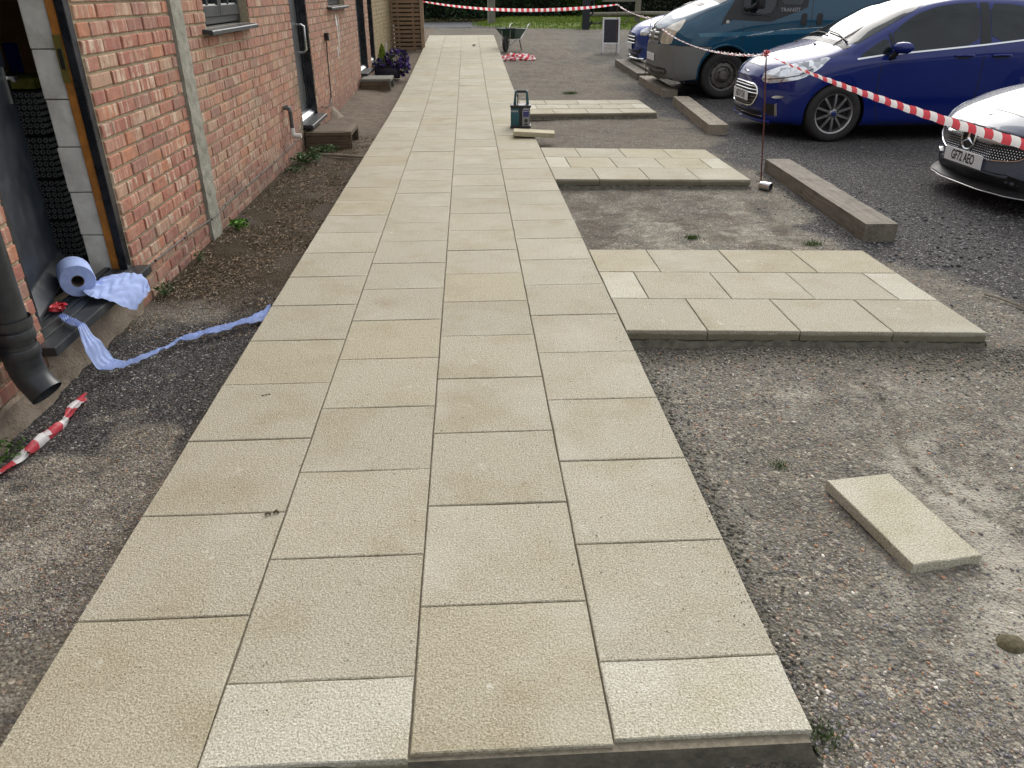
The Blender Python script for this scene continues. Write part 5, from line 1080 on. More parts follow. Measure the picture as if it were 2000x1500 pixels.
    strip('bonnet_gap', b, [(.20, .74), (.45, .80), (.80, .845)], .008, Tp, M_TRIMBK, r, .001); decal('bonnet_vent', b, [(.56, .20), (.56, .52), (.66, .53), (.66, .19)], Tp, M_TRIMBK, r, .004, .05)
    # black mirror triangle, side glass, lettering, stripe, handles
    decal('corner_trim', b, [(.80, 1.055), (.98, 1.13), (1.55, 1.10), (2.02, 1.26), (2.10, 1.30), (2.16, 1.90), (1.72, 1.93), (1.32, 1.72), (1.0, 1.40), (.84, 1.15)], S_, M_TRIMBK, r, .003, .06, True, 0)
    decal('side_glass', b, [(1.14, 1.24), (1.12, 1.40), (1.40, 1.67), (1.60, 1.82), (1.62, 1.33), (1.52, 1.20)], S_, M_CGLASS, r, .007, .06); decal('side_glass', b, [(1.67, 1.335), (1.66, 1.86), (2.08, 1.88), (2.06, 1.33)], S_, M_CGLASS, r, .007, .06)
    pts = [b.ray_cast(Vector((x, 2, z)), Vector((0, -1, 0)))[0] + Vector((0, .009, 0)) for x, z in ((1.10, 1.44), (1.12, 1.22), (1.2, 1.20), (1.53, 1.185), (1.64, 1.31), (1.64, 1.45))]
    for s in (1, -1): mb = MB(); mb.tube([(p.x, p.y * s, p.z) for p in pts], .007, 6); mb.build('window_seal', M_PLASTIC_BK, r, smooth=True)
    for s in (1, -1):
        y = abs(b.ray_cast(Vector((1.9, 2, 1.26)), Vector((0, -1, 0)))[0].y) + .0065
        M = Matrix(((-1, 0, 0, 1.84), (0, -.12, 1, y), (0, 1, 0, 1.262), (0, 0, 0, 1))) if s > 0 else Matrix(((1, 0, 0, 1.84), (0, .12, -1, -y), (0, 1, 0, 1.262), (0, 0, 0, 1)))
        text_obj('TRANSIT', .075, simple('grey_lettering', (.28, .28, .29), .4), r, M, .001, 1.05, bold=.001)
        h = b.ray_cast(Vector((.90, s * 2, 1.10)), Vector((0, -s, 0)))[0]; mb = MB(); mb.lathe([(.026, 0), (.024, .012), (.001, .018)], h, (0, s, 0), 14); mb.build('side_repeater', M_WHITEPL, r, smooth=True)
        m = empty('wing_mirror', (1.26, s * .95, 1.36)); m.parent = r; mb = MB(); mb.box((.06, s * .14, .10), (.10, .19, .36)); mb.build('mirror_shell', M_TRIMBK, m, bevel=.03, smooth=True); mb = MB(); mb.tube([(-.10, 0, -.08), (-.02, s * .06, -.06), (.05, s * .10, .0)], .035, 8); mb.build('mirror_arm', M_TRIMBK, m, smooth=True)
    decal('side_stripe', b, [(.50, .895), (.46, .945), (1.10, .965), (2.2, .995), (4.5, 1.0), (4.5, .945), (2.2, .94), (1.1, .905)], S_, M_TEALSTRIPE, r, .0015, .08, True, 0)
    for pts in ([(1.15, 1.06), (1.15, .85), (1.16, .72)], [(2.17, 1.95), (2.18, 1.2), (2.16, .3)], [(3.4, 1.9), (3.4, 1.0), (3.4, .3)]): strip('door_gap', b, pts, .008, S_, M_TRIMBK, r, .001)
    for hx in (2.02, 2.26): decal('door_handle', b, [(hx, 1.05), (hx, 1.21), (hx + .09, 1.22), (hx + .09, 1.05)], S_, M_TRIMBK, r, .006, .04)
    # wheel arch lip
    for s in (1, -1):
        pts = []
        for k in range(19):
            a = radians(-5 + 190 * k / 18); x = .93 + cos(a) * .425; z = .36 + sin(a) * .425; h = b.ray_cast(Vector((x, s * 2, max(.3, z))), Vector((0, -s, 0)))[0]; pts.append((x, h.y + s * .002, z))
        mb = MB(); mb.tube(pts, .013, 6); mb.build('wheel_arch_lip', M_TEAL, r, smooth=True)
    strip('bumper_gap', b, [(.18, .768), (.4, .768), (.62, .757)], .012, S_, M_TRIMBK, r, .012)
    for (x, z, rr_, y0, y1) in wells:
        for s in (1, -1): wheel(x, .845, .345, .215, .225, 'steel', r, s)
    mb = MB(); mb.b2(.4, 4.6, -.7, .7, .2, .3); mb.build('underbody', M_TRIMBK, r)
    return r
van()

# ---- far blue car, mostly hidden by the van
def far_car():
    X0, YC, Z0 = 4.42, 16.95, .13
    r = empty('parked_car', (X0, YC, Z0), label='bright blue car with silver grille beyond the van, only its front showing', cat='car', group='cars parked facing the paving')
    st = hatch_sections(4.3, .91, 1.46); V, F = body_grid(st, lambda x: .34 * max(0, 1 - x / .8) ** 1.2, .91, 5, 4); wells = [(.88, .31, .35, .64, 1.05), (3.55, .31, .35, .64, 1.05)]
    body, b = body_obj('body', V, F, [M_BLUE2, M_TRIMBK], r, wells); S_, Fr, Tp = SIDE(), FRONT(), TOPF()
    decal('windscreen', b, [(1.04, -.72), (.98, 0), (1.04, .72), (1.5, .70), (1.85, .60), (2.0, 0), (1.85, -.60), (1.5, -.70)], Tp, M_CGLASS, r, .003, .1, False, 1)
    decal('side_glass', b, [(1.2, .95), (1.5, 1.15), (2.0, 1.38), (2.6, 1.40), (2.62, 1.05)], S_, M_CGLASS, r, .003, .1)
    decal('grille', b, [(-.38, .63), (.38, .63), (.33, .45), (-.33, .45)], Fr, M_TRIMBK, r, .004, .06, False, 1)
    for z in (.60, .54, .48):
        pts = [b.ray_cast(Vector((-2, y, z)), Vector((1, 0, 0)))[0] + Vector((-.01, 0, 0)) for y in np.linspace(-.34, .34, 9)]; mb = MB(); mb.tube(pts, .012, 6); mb.build('grille_bar', M_CHROME, r, smooth=True)
    dv = Vector((.62, -.785, 0)).normalized(); uv = Vector((.785, .62, 0)).normalized(); fr = (Vector((0.1, .80, 0)) - dv * 1.0, uv, Vector((0, 0, 1)), dv)
    decal('headlight', b, [(-.22, .64), (-.20, .74), (.05, .80), (.36, .86), (.28, .76), (.1, .67), (-.05, .63)], fr, M_LAMP, r, .004, .04)
    decal('lower_intake', b, [(-.62, .40), (-.5, .30), (-.40, .24), (.40, .24), (.5, .30), (.62, .40), (.45, .36), (0, .34), (-.45, .36)], Fr, M_TRIMBK, r, .004, .06, False, 0)
    pts = [Vector((b.ray_cast(Vector((-2, y, .235)), Vector((1, 0, 0)))[0].x - .03, y, .20)) for y in np.linspace(-.66, .66, 17)]; mb = MB(); mb.tube(pts, .02, 6); mb.build('front_lip', M_CHROME, r, smooth=True)
    plate('', b.ray_cast(Vector((-2, 0, .42)), Vector((1, 0, 0)))[0].x - .03, .42, r)
    for (x, z, rr_, y0, y1) in wells:
        for s in (1, -1): wheel(x, .80, .315, .215, .215, 'five', r, s)
    return r
far_car()

# ================================================================== STREET FURNITURE AND LOOSE THINGS
def rootpos(name, x, y, z=None, rz=0, **k): return empty(name, (x, y, (gz(x, y) if z is None else z)), rz, **k)
# slatted timber screen at the end of the wall
r = rootpos('slatted_screen', -.38, 20.2, .25, label='brown horizontal slatted timber screen standing at the far end of the brick wall', cat='screen')
z = .06; i = 0
while z < 1.98:
    mb = MB(); mb.box((random.uniform(-.004, .004), 0, z), (.66, .022, .062 + random.uniform(-.003, .003)), M=Matrix.Rotation(random.uniform(-.004, .004), 3, 'Y')); mb.build('slat', M_SCREEN, r, bevel=.003); z += .0925; i += 1
for x, w in ((-.20, .05), (.16, .05)):
    mb = MB(); mb.b2(x - w / 2, x + w / 2, .012, .06, .0, 2.0); mb.build('batten', M_SCREEN, r, bevel=.003)
mb = MB(); mb.b2(.335, .42, -.05, .05, -.05, 2.1); mb.build('post', M_SCREENP, r, bevel=.004); mb = MB(); mb.b2(-.36, -.32, -.02, .04, -.05, 2.0); mb.build('post', M_SCREEN, r, bevel=.003)
mb = MB(); mb.b2(-.34, .36, .55, .56, -.1, 2.0); mb.build('dark_backing', M_INTERIOR, r)  # dark sheet behind the slats so the gaps come out dark
# timber steps
def step(x0, x1, y0, y1, h, label, top, gr):
    zb = gz((x0 + x1) / 2, y0) - .012; r = empty('door_step', ((x0 + x1) / 2, (y0 + y1) / 2, zb), label=label, cat='step', group='timber steps below the doors'); hx, hy = (x1 - x0) / 2, (y1 - y0) / 2
    n = 2
    for k in range(n):
        z0 = k * (h - .045) / n; z1 = (k + 1) * (h - .045) / n - .003
        mb = MB(); mb.b2(-hx, hx - .03, -hy, -hy + .025, z0, z1); mb.build('plank', M_STEPW, r, bevel=.003); mb = MB(); mb.b2(-hx, hx - .03, hy - .025, hy, z0, z1); mb.build('plank', M_STEPW, r, bevel=.003)
    mb = MB(); mb.b2(-hx, 0, -hy - .004, -hy + .03, h - .044, h - .006); mb.build('edge_board', gr, r, bevel=.003); mb = MB(); mb.b2(.003, hx - .006, -hy - .004, -hy + .03, h - .044, h - .006); mb.build('edge_board', gr, r, bevel=.003)
    mb = MB(); mb.b2(-hx + .01, hx - .07, -hy + .032, hy, h - .02, h - .002); mb.build('tread', top, r, bevel=.003)
    mb = MB(); mb.b2(hx - .067, hx, -hy + .002, hy, h - .045, h); mb.build('tread_edge', gr, r, bevel=.004)
    for y in (-hy + .012, hy - .03): mb = MB(); mb.b2(hx - .028, hx, y - .01, y + .02, 0, h - .047); mb.build('leg', gr, r, bevel=.003)
    return r
step(-.745, -.235, 8.80, 9.40, .195, 'brown timber box step with open side in front of the nearest grey door', M_STEPW, M_STEPT)
step(-.73, -.225, 13.66, 14.28, .185, 'grey topped timber box step beside the flower planter', M_STEPG, M_STEPG)
# planter
r = rootpos('flower_planter', -.36, 15.15, None, label='navy trough planter with purple petunias and a lime green conifer', cat='planter')
mb = MB(); mb.box((-.05, 0, .12), (.46, .26, .20)); b_ = mb.build('trough', M_POT, r, bevel=.03, smooth=True); mb = MB(); mb.box((-.05, 0, .222), (.50, .30, .022)); mb.build('rim', M_POT, r, bevel=.008); mb = MB(); mb.box((-.05, 0, .236), (.42, .22, .008)); mb.build('soil', M_SOIL, r)
def petals(name, P, size, c0, c1, parent, flat=0.0, mat=M_LEAF, asp=.8):
    n = len(P); A = RS.normal(size=(n, 3)); A[:, 2] *= (1 - flat); A /= np.linalg.norm(A, axis=1)[:, None]; Bv = RS.normal(size=(n, 3)); Bv -= A * (A * Bv).sum(1)[:, None]; Bv /= np.linalg.norm(Bv, axis=1)[:, None]
    s = size * RS.uniform(.6, 1.25, (n, 1)); C_ = np.cross(A, Bv) * s * .18
    V = np.stack([P - A * s, P - Bv * s * asp * .6 + C_, P + A * s, P + Bv * s * asp * .6 + C_], 1).reshape(-1, 3); Fs = np.arange(n * 4).reshape(-1, 4)
    t = RS.rand(n, 1); cc = np.array(c0) * (1 - t) + np.array(c1) * t; cc = np.repeat(np.concatenate([cc, np.ones((n, 1))], 1), 4, 0)
    return npmesh(name, V, Fs, mat, parent, cols={'col': cc})
def blob(n, c, rad, shell=.5):
    d = RS.normal(size=(n, 3)); d /= np.linalg.norm(d, axis=1)[:, None]; rr_ = RS.uniform(shell, 1, (n, 1)) ** .6; return np.array(c) + d * rr_ * np.array(rad)
Pp = np.concatenate([blob(260, (.14, -.05, .34), (.20, .17, .16)), blob(180, (.24, -.10, .22), (.12, .12, .14)), blob(90, (-.12, -.08, .27), (.16, .10, .07))])
petals('foliage', Pp, .028, (.015, .035, .008), (.05, .09, .02), r); 
for k in range(120):
    pass
Pf = np.concatenate([blob(230, (.14, -.07, .35), (.22, .18, .17), .8), blob(120, (.25, -.12, .22), (.13, .13, .15), .8), blob(50, (-.12, -.10, .28), (.17, .11, .08), .8)]); petals('flowers', Pf, .030, (.018, .006, .075), (.07, .025, .20), r, asp=1.4)
nC = 900; h_ = RS.uniform(0, 1, nC) ** .8; a_ = RS.uniform(0, 2 * pi, nC); rr_ = .115 * (1 - h_) ** .7 * RS.uniform(.3, 1, nC); Pc = np.stack([-.13 + rr_ * np.cos(a_), .02 + rr_ * np.sin(a_), .25 + h_ * .34], -1); petals('conifer', Pc, .02, (.12, .20, .01), (.30, .40, .04), r, flat=-.8)
mb = MB(); mb.tube([(-.07, .05, .40), (-.055, .04, .58), (-.05, .04, .64)], .012, 6, rr=[.012, .018, .004]); mb.build('pale_shoot', M_WHITEPL, r)
# small pot by the screen
r = rootpos('plant_pot', -.42, 19.3, None, label='small dark empty plant pot on the ground in front of the slatted screen', cat='pot')
mb = MB(); mb.lathe([(.05, 0), (.075, .02), (.09, .11), (.095, .12), (.083, .12), (.07, .03), (.001, .02)], n=18); mb.build('pot_wall', M_PIPE, r, smooth=True)

# sleepers used as parking stops
def sleeper(a, b, w, h, label, mat, lift=0):
    a = Vector(a); b = Vector(b); d = b - a; L = d.length; rz = math.atan2(-d.x, d.y); c = (a + b) / 2
    o = rough_box('railway_sleeper', -w / 2, w / 2, -L / 2, L / 2, 0, h, mat, .0045, .035, 11, random.randint(0, 99)); o.location = (c.x, c.y, gz(c.x, c.y) - .004 + lift)
    za = gz(a.x, a.y); zb = gz(b.x, b.y); o.rotation_euler = (math.atan2(zb - za, L), 0, rz); return tag(o, label, 'sleeper', 'timber sleepers used as parking stops')
sleeper((3.90, 5.02), (4.005, 7.30), .225, .128, 'dark grey timber sleeper nearest the camera, behind the nearest paved pad', M_SLEEPER2)
sleeper((4.075, 9.44), (4.26, 12.0), .23, .125, 'brownish timber sleeper in front of the deep blue hatchback', M_SLEEPER)
sleeper((4.29, 12.78), (4.265, 14.6), .24, .125, 'timber sleeper in front of the teal van with rusty rod at its end', M_SLEEPER)
sleeper((4.29, 14.95), (4.25, 17.1), .21, .125, 'farthest timber sleeper below the bright blue car', M_SLEEPER2); sleeper((4.55, 15.1), (4.52, 17.2), .20, .15, 'second far timber sleeper lying alongside, closer to the bright blue car bumper', M_SLEEPER2)
# loose cut slabs
CS = [(2.284, 2.138), (2.358, 1.692), (2.590, 1.722), (2.524, 2.168)]
me = slab_mesh(CS, .04, jit=.003, seg=6); o = bpy.data.objects.new('cut_slab', me); COL.objects.link(o); o.location = (0, 0, .042); o.rotation_euler = (.001, .001, 0); o.color = (.52, .50, .405, .08)
tag(o, 'cut strip of pale slab lying on the gravel at the right', 'slab')
me = slab_mesh([(-.24, -.115), (.225, -.16), (.24, .10), (-.225, .13)], .05, seg=4); o = bpy.data.objects.new('cut_slab', me); COL.objects.link(o); o.location = (1.80, 8.96, TOP + .064); o.rotation_euler = (-.02, .045, -.02); o.color = (.52, .475, .34, .1)
tag(o, 'cut slab piece resting over the path edge in front of the radio', 'slab')

# site radio
r = empty('site_radio', (1.69, 9.62, TOP), radians(-4), label='teal and black battery site radio with carry frame standing on the path edge', cat='radio')
mb = MB(); mb.box((-.055, .0, .13), (.13, .165, .21)); mb.build('case', M_TEALPL, r, bevel=.018, smooth=True)
mb = MB(); mb.box((.045, 0, .13), (.135, .175, .225)); mb.build('front_case', M_PLASTIC_BK, r, bevel=.02, smooth=True)
for z in (.018, .252):
    mb = MB(); mb.box((0, 0, z), (.252, .19, .032)); mb.build('corner_bumper', M_PLASTIC_BK, r, bevel=.012, smooth=True)
mb = MB(); mb.prism([(.022, .03), (.105, .03), (.108, .205), (.095, .235), (.035, .235), (.020, .205)], lambda u, v, w: (u, -.0885 - w, v), .006); mb.build('front_panel', M_GREYPL, r, bevel=.002)
mb = MB(); mb.b2(.031, .099, -.098, -.0947, .135, .212); mb.build('display', M_SCREENLCD, r, bevel=.001)
for j in range(4): mb = MB(); mb.b2(.036 + .016 * j, .046 + .016 * j, -.0995, -.098, .196, .203); mb.build('display_mark', M_WHITEPL, r)
mb = MB(); mb.lathe([(.022, 0), (.021, .014), (.017, .018), (.001, .018)], (.065, -.0945, .092), (0, -1, 0), 18); mb.build('dial', M_PLASTIC_BK, r, smooth=True)
mb = MB(); mb.b2(.042, .088, -.098, -.0945, .040, .056); mb.build('button_row', M_PLASTIC_BK, r, bevel=.002)
for j in range(9): mb = MB(); mb.b2(-.012, .014, -.0915, -.088, .04 + .02 * j, .047 + .02 * j); mb.build('speaker_slot', M_TRIMBK, r)
for s in (-.07, .085):
    mb = MB(); mb.prism([(s - .02, .245), (s + .018, .245), (s + .012 - .15 * s, .42), (s - .012 - .15 * s, .42)], lambda u, v, w: (u, -.045 + w, v), .085); mb.build('handle_frame', M_TEALPL, r, bevel=.006)
mb = MB(); mb.tube([(-.06, 0, .412), (.075, 0, .412)], .017, 12); mb.build('handle_grip', M_PLASTIC_BK, r, smooth=True); mb = MB(); mb.tube([(-.035, -.05, .26), (-.035, -.05, .39)], .007, 8); mb.build('antenna', M_PLASTIC_BK, r, smooth=True)
text_obj('makita', .036, M_WHITEPL, r, Matrix(((1, 0, 0, -.075), (0, 0, -1, -.0835), (0, 1, 0, .20), (0, 0, 0, 1))), .0006, .9)

# wheelbarrow, seen from the front with its wheel towards us
r = rootpos('wheelbarrow', 2.13, 20.1, None, radians(-22), label='dark green wheelbarrow facing us at the far end of the path', cat='wheelbarrow')
zt, zb_ = .53, .30; top = [(-.30, -.50), (.30, -.50), (.33, .38), (-.33, .38)]; bot = [(-.15, -.18), (.15, -.18), (.19, .22), (-.19, .22)]
mb = MB(); T = [(x, y, zt + .03 * (y < 0)) for x, y in top]; B = [(x, y, zb_) for x, y in bot]; inn = [(x * .96, y * .96, z - .004) for x, y, z in T]; ib = [(x * .95, y * .95, z + .008) for x, y, z in B]
mb.add(T + B + inn + ib, [(7, 6, 5, 4)] + [(i, (i + 1) % 4, 4 + (i + 1) % 4, 4 + i) for i in range(4)] + [(8 + (i + 1) % 4, 8 + i, 12 + i, 12 + (i + 1) % 4) for i in range(4)] + [(12, 13, 14, 15)] + [(i, 8 + i, 8 + (i + 1) % 4, (i + 1) % 4) for i in range(4)]); mb.build('tray', M_BARROW, r, fixn=True)
mb = MB(); mb.tube([Vector(t) for t in T + [T[0]]], .010, 6); mb.build('tray_rim', M_BARROW, r)
for s in (-1, 1):
    mb = MB(); mb.tube([(s * .075, -.52, .19), (s * .12, -.40, .16), (s * .20, -.20, .27), (s * .22, .2, .29), (s * .27, .55, .50), (s * .28, .72, .62), (s * .28, .86, .62)], .016, 8); mb.build('frame_tube', M_TUBE, r, smooth=True)
    mb = MB(); mb.tube([(s * .28, .76, .62), (s * .28, .90, .62)], .02, 8); mb.build('grip', M_TRIMBK, r, smooth=True); mb = MB(); mb.tube([(s * .20, .12, .29), (s * .23, .24, .0)], .014, 8); mb.build('leg', M_PIPE, r, smooth=True)
    mb = MB(); mb.tube([(s * .10, -.46, .17), (s * .13, -.46, .53)], .012, 6); mb.build('front_strut', M_TUBE, r, smooth=True)
mb = MB(); mb.lathe([(.10, -.035), (.16, -.045), (.185, -.03), (.19, 0), (.185, .03), (.16, .045), (.10, .035)], (0, -.50, .19), (1, 0, 0), 24); mb.lathe([(.1, -.03), (.02, -.03), (.02, .03), (.1, .03)], (0, -.50, .19), (1, 0, 0), 16); mb.build('wheel', M_TYRE, r, smooth=True)

r.scale = (.84, .84, .9)
# pavement chalkboard
r = rootpos('chalkboard_sign', 4.44, 19.5, None, radians(-3), label='blank white framed A board chalkboard sign standing beyond the cars', cat='sign')
for s, nm in ((-1, 'front'), (1, 'back')):
    M = Matrix.Rotation(-s * radians(10), 3, 'X'); o0 = Vector((0, s * .005, .74))
    def pt(x, y, z): return o0 + M @ Vector((x, y, z))
    fr = MB()
    for x in (-.185, .185):
        q = MB(); q.box(pt(x, 0, -.37), (.035, .02, .76), M=M); q.build('frame_rail', M_WHITEP, r, bevel=.002)
    for z in (-.012, -.545): q = MB(); q.box(pt(0, 0, z), (.334, .02, .036), M=M); q.build('frame_rail', M_WHITEP, r, bevel=.002)
    q = MB(); q.box(pt(0, s * -.003, -.28), (.334, .008, .495), M=M); q.build('board', M_CHALK, r)

# rusty marker rods
def rod(base, top, label, crossbar=False):
    b = Vector(base); t = Vector(top); r = empty('marker_rod', b, label=label, cat='rod', group='thin metal rods holding the barrier tape'); d = t - b
    mb = MB(); mb.tube([Vector((0, 0, -.05)), d * .5 + Vector((.002, 0, 0)), d], .0065, 8); mb.build('shaft', M_RUST, r, smooth=True)
    if crossbar: mb = MB(); mb.tube([(-.055, -.01, .05), (.012, .004, .052)], .003, 6); mb.build('twist_of_wire', M_RUST, r)
    return r
rod((3.657, 6.70, gz(3.657, 6.7)), (3.530, 6.70, 1.125), 'rusty metal rod with a knot of barrier tape in front of the deep blue hatchback', True)
rod((4.271, 14.70, .075), (4.318, 14.70, 1.16), 'thin dark rod standing just in front of the teal van grille'); rod((4.50, 19.0, .225), (4.47, 19.0, 1.29), 'thin dark rod in front of the chalkboard sign holding the tape corner')
rod((3.93, 2.95, 0), (3.95, 2.95, .90), 'rod holding the near end of the barrier tape at the right edge of the picture')
r = rootpos('metal_can', 3.645, 6.57, None, label='small steel can lying on its side at the foot of the rusty rod', cat='can')
mb = MB(); ax = Vector((.65, -.75, .0)).normalized(); mb.lathe([(.036, -.05), (.037, -.045), (.037, .045), (.036, .05), (.033, .05), (.031, .01)], (0, 0, .036), ax, 20); mb.build('can_wall', M_STEEL, r, smooth=True); mb = MB(); mb.lathe([(.0335, .0505), (.031, .042), (.001, .040)], (0, 0, .036), ax, 20); mb.build('black_end', M_TRIMBK, r, smooth=True)

# barrier tape
def ribbon_uv(name, pts, ws, tw, mat, parent=None, fold=0.0, seg=4, period=1.0, wscale=1.0, crump=0, updir=(0, 0, 1)):
    pts = [Vector(p) for p in pts]; n = len(pts); V = []; Us = []; s = 0
    for i, p in enumerate(pts):
        t = (pts[min(i + 1, n - 1)] - pts[max(i - 1, 0)]).normalized(); u = Vector(updir); u = (u - t * u.dot(t)); u = u.normalized() if u.length > .05 else t.orthogonal().normalized(); v = t.cross(u)
        a = tw[i]; e = u * cos(a) + v * sin(a); f = t.cross(e)
        if i: s += (p - pts[i - 1]).length
        for k in range(seg + 1):
            q = k / seg - .5; V.append(tuple(p + e * ws[i] * q + f * ws[i] * fold * (4 * q * q - .5) + (f * (random.uniform(-1, 1) * crump) if crump else Vector()))); Us.append((s, q * .07))
    mb = MB(); m = seg + 1; mb.v = V
    for i in range(n - 1):
        for k in range(seg): mb.f.append((i * m + k, (i + 1) * m + k, (i + 1) * m + k + 1, i * m + k + 1)); mb.m.append(0)
    o = mb.build(name, mat, parent, fixn=False); uvl = o.data.uv_layers.new(name='UVMap')
    for lp in o.data.loops: uvl.data[lp.index].uv = Us[lp.vertex_index]
    o.data.shade_smooth(); return o
def sag(a, b, s, n): a = Vector(a); b = Vector(b); return [a.lerp(b, i / (n - 1)) - Vector((0, 0, s * 4 * (i / (n - 1)) * (1 - i / (n - 1)))) for i in range(n)]
def sm(n, a, b, w=lambda t: t): return [a + (b - a) * w(i / (n - 1)) for i in range(n)]
tape = empty('barrier_tape', (3.53, 6.70, 0), label='long red and white striped barrier tape strung between the rods across the yard', cat='tape')
def TP(o): o.parent = tape; o.matrix_parent_inverse = Matrix.Translation((-3.53, -6.7, 0)); return o
P_a = (.045, 20.16, 1.33); P_b = (4.47, 18.99, 1.275); P_c = (4.316, 14.69, 1.125); P_d = (3.535, 6.69, 1.085); P_e = (3.945, 2.95, .850)
n = 70; pts = sag(P_a, P_b, .15, n); TP(ribbon_uv('tape_strip', pts, [.028 + .042 * min(1, 4 * t * (1 - t) * 1.4) for t in sm(n, 0, 1)], [.25 + .5 * sin(t * 7) for t in sm(n, 0, 1)], M_TAPE, fold=.12))
n = 60; pts = sag(P_b, P_c, .05, n); TP(ribbon_uv('tape_strip', pts, [.03 + .01 * sin(t * 9) for t in sm(n, 0, 1)], [1.5 + t * 26 for t in sm(n, 0, 1)], M_TAPE2, fold=.3))
n = 220; pts = sag(P_c, P_d, .16, n); TP(ribbon_uv('tape_strip', pts, [.024 + .008 * sin(t * 9) for t in sm(n, 0, 1)], [t * 150 for t in sm(n, 0, 1)], M_TAPE2, fold=.3, seg=3))
n = 160; pts = sag(P_d, P_e, .045, n); pts = [p + Vector((0, 0, .002 * sin(i * .9))) for i, p in enumerate(pts)]; TP(ribbon_uv('tape_strip', pts, [.016 + .038 * min(1, (t / .6)) ** .8 for t in sm(n, 0, 1)], [.75 * max(0, 1 - t * 3) + .25 + .06 * sin(t * 40) for t in sm(n, 0, 1)], M_TAPE, fold=.16, seg=6, crump=.0007))
kp = []
for i in range(50): a = i * .8; kp.append(Vector((3.532 + .018 * cos(a) * (1 + .3 * sin(i)), 6.70 + .018 * sin(a), 1.095 + .02 * sin(i * .33))))
TP(ribbon_uv('tape_knot', kp, [.016 + .01 * sin(i) for i in range(50)], [i * .7 for i in range(50)], M_TAPE, fold=.2, seg=2))
# heap of tape by the barrow
kp = []; cx, cy = 2.14, 18.25
for i in range(420):
    a = i * .37 + 1.3 * sin(i * .11); rr_ = .05 + .24 * abs(sin(i * .083)) ; x = cx + rr_ * 1.25 * cos(a) + .1 * sin(i * .03); y = cy + rr_ * .9 * sin(a * 1.07); z = gz(x, y) + .015 + .13 * max(0, 1 - rr_ / .30) * abs(sin(i * .21)) + .02 * abs(sin(i * .9)); kp.append((x, y, z))
tag(ribbon_uv('tape_heap', kp, [.05 + .02 * sin(i * .7) for i in range(420)], [i * .23 for i in range(420)], M_TAPE, fold=.25, seg=2), 'crumpled heap of red and white tape on the ground in front of the wheelbarrow', 'tape heap')
# fallen tape at the left edge: two twisted strands
g0 = [(-.612, 2.968), (-.60, 2.86), (-.592, 2.76), (-.60, 2.68), (-.612, 2.60), (-.622, 2.52), (-.635, 2.45), (-.652, 2.39), (-.68, 2.30), (-.72, 2.2)]
def resample(g, n):
    g = [Vector((a, b)) for a, b in g]; L = [0]
    for a, b in zip(g[:-1], g[1:]): L.append(L[-1] + (b - a).length)
    out = []
    for i in range(n):
        s = L[-1] * i / (n - 1); j = min(len(g) - 2, max(k for k in range(len(L)) if L[k] <= s + 1e-9)); out.append(g[j].lerp(g[j + 1], (s - L[j]) / (L[j + 1] - L[j])))
    for _ in range(6): out = [out[0]] + [(out[i - 1] + out[i] * 2 + out[i + 1]) / 4 for i in range(1, n - 1)] + [out[-1]]
    return out
r = empty('fallen_tape', (-.61, 2.6, 0), label='short twisted length of red and white tape lying on the ground below the drainpipe', cat='tape')
for q, (ofs, w) in enumerate(((.006, .045), (-.012, .035))):
    n = 90; rs = resample(g0, n); pts = [(p.x + ofs * sin(3.1 * i / 20) - (.02 if q else 0) * (i / n) , p.y - ofs * cos(3.1 * i / 20), gz(p.x, p.y) + .014 + .012 * abs(sin(i * .09 + q))) for i, p in enumerate(rs)]
    o = ribbon_uv('tape_strand', pts, [w * (.55 + .45 * abs(sin(i * .12 + q))) for i in range(n)], [1.35 + .9 * sin(i * .11 + q * 2) for i in range(n)], M_TAPE, fold=.25, seg=4, crump=.0012); o.parent = r; o.matrix_parent_inverse = Matrix.Translation((.61, -2.6, 0))

# blue paper: roll, loose sheet, long strip
ax = Vector((.50, -.86, .0)).normalized(); r = empty('paper_roll', (-.865, 3.64, .246), label='roll of blue paper towel lying on the dark door sill', cat='paper roll')
c = Vector((0, 0, .079)); mb = MB(); mb.lathe([(.028, -.085), (.076, -.085), (.0785, -.08), (.0785, .08), (.076, .085), (.028, .085)], c, ax, 48); mb.build('paper_body', M_PAPER, r, smooth=True, sharp=50)
mb = MB(); mb.lathe([(.0285, -.086), (.0285, .0857), (.026, .0857), (.026, -.086)], c, ax, 32, close=True); mb.build('core', M_CORE, r, smooth=True); mb = MB(); mb.lathe([(.0255, .02), (.001, .02)], c, ax, 20); mb.build('dark_bore', M_INTERIOR, r)
def sheet(name, rows, mat, crump, parent=None, loc=None):
    """rows: list of (left point, right point) of a crumpled sheet"""
    m = 18; V = []
    from mathutils import noise as mn
    for i, (a, b) in enumerate(rows):
        a = Vector(a); b = Vector(b)
        for k in range(m):
            p = a.lerp(b, k / (m - 1)); q = p * 16; lat = k / (m - 1); V.append(tuple(p + Vector((mn.noise(q) * .5, mn.noise(q + Vector((9, 1, 1))) * .5, .8 * abs(mn.noise(q * 1.3 + Vector((5, 5, 5)))) + .5 * abs(mn.noise(q * 3)) + .9 * (1 - abs(sin(lat * 11 + 4 * mn.noise(a * 14) + i * .05)))**.6)) * crump))
    mb = MB(); mb.v = V
    for i in range(len(rows) - 1):
        for k in range(m - 1): mb.f.append((i * m + k, (i + 1) * m + k, (i + 1) * m + k + 1, i * m + k + 1)); mb.m.append(0)
    o = mb.build(name, mat, parent, fixn=False); o.data.shade_smooth(); o.data.set_sharp_from_angle(angle=radians(35)); return o
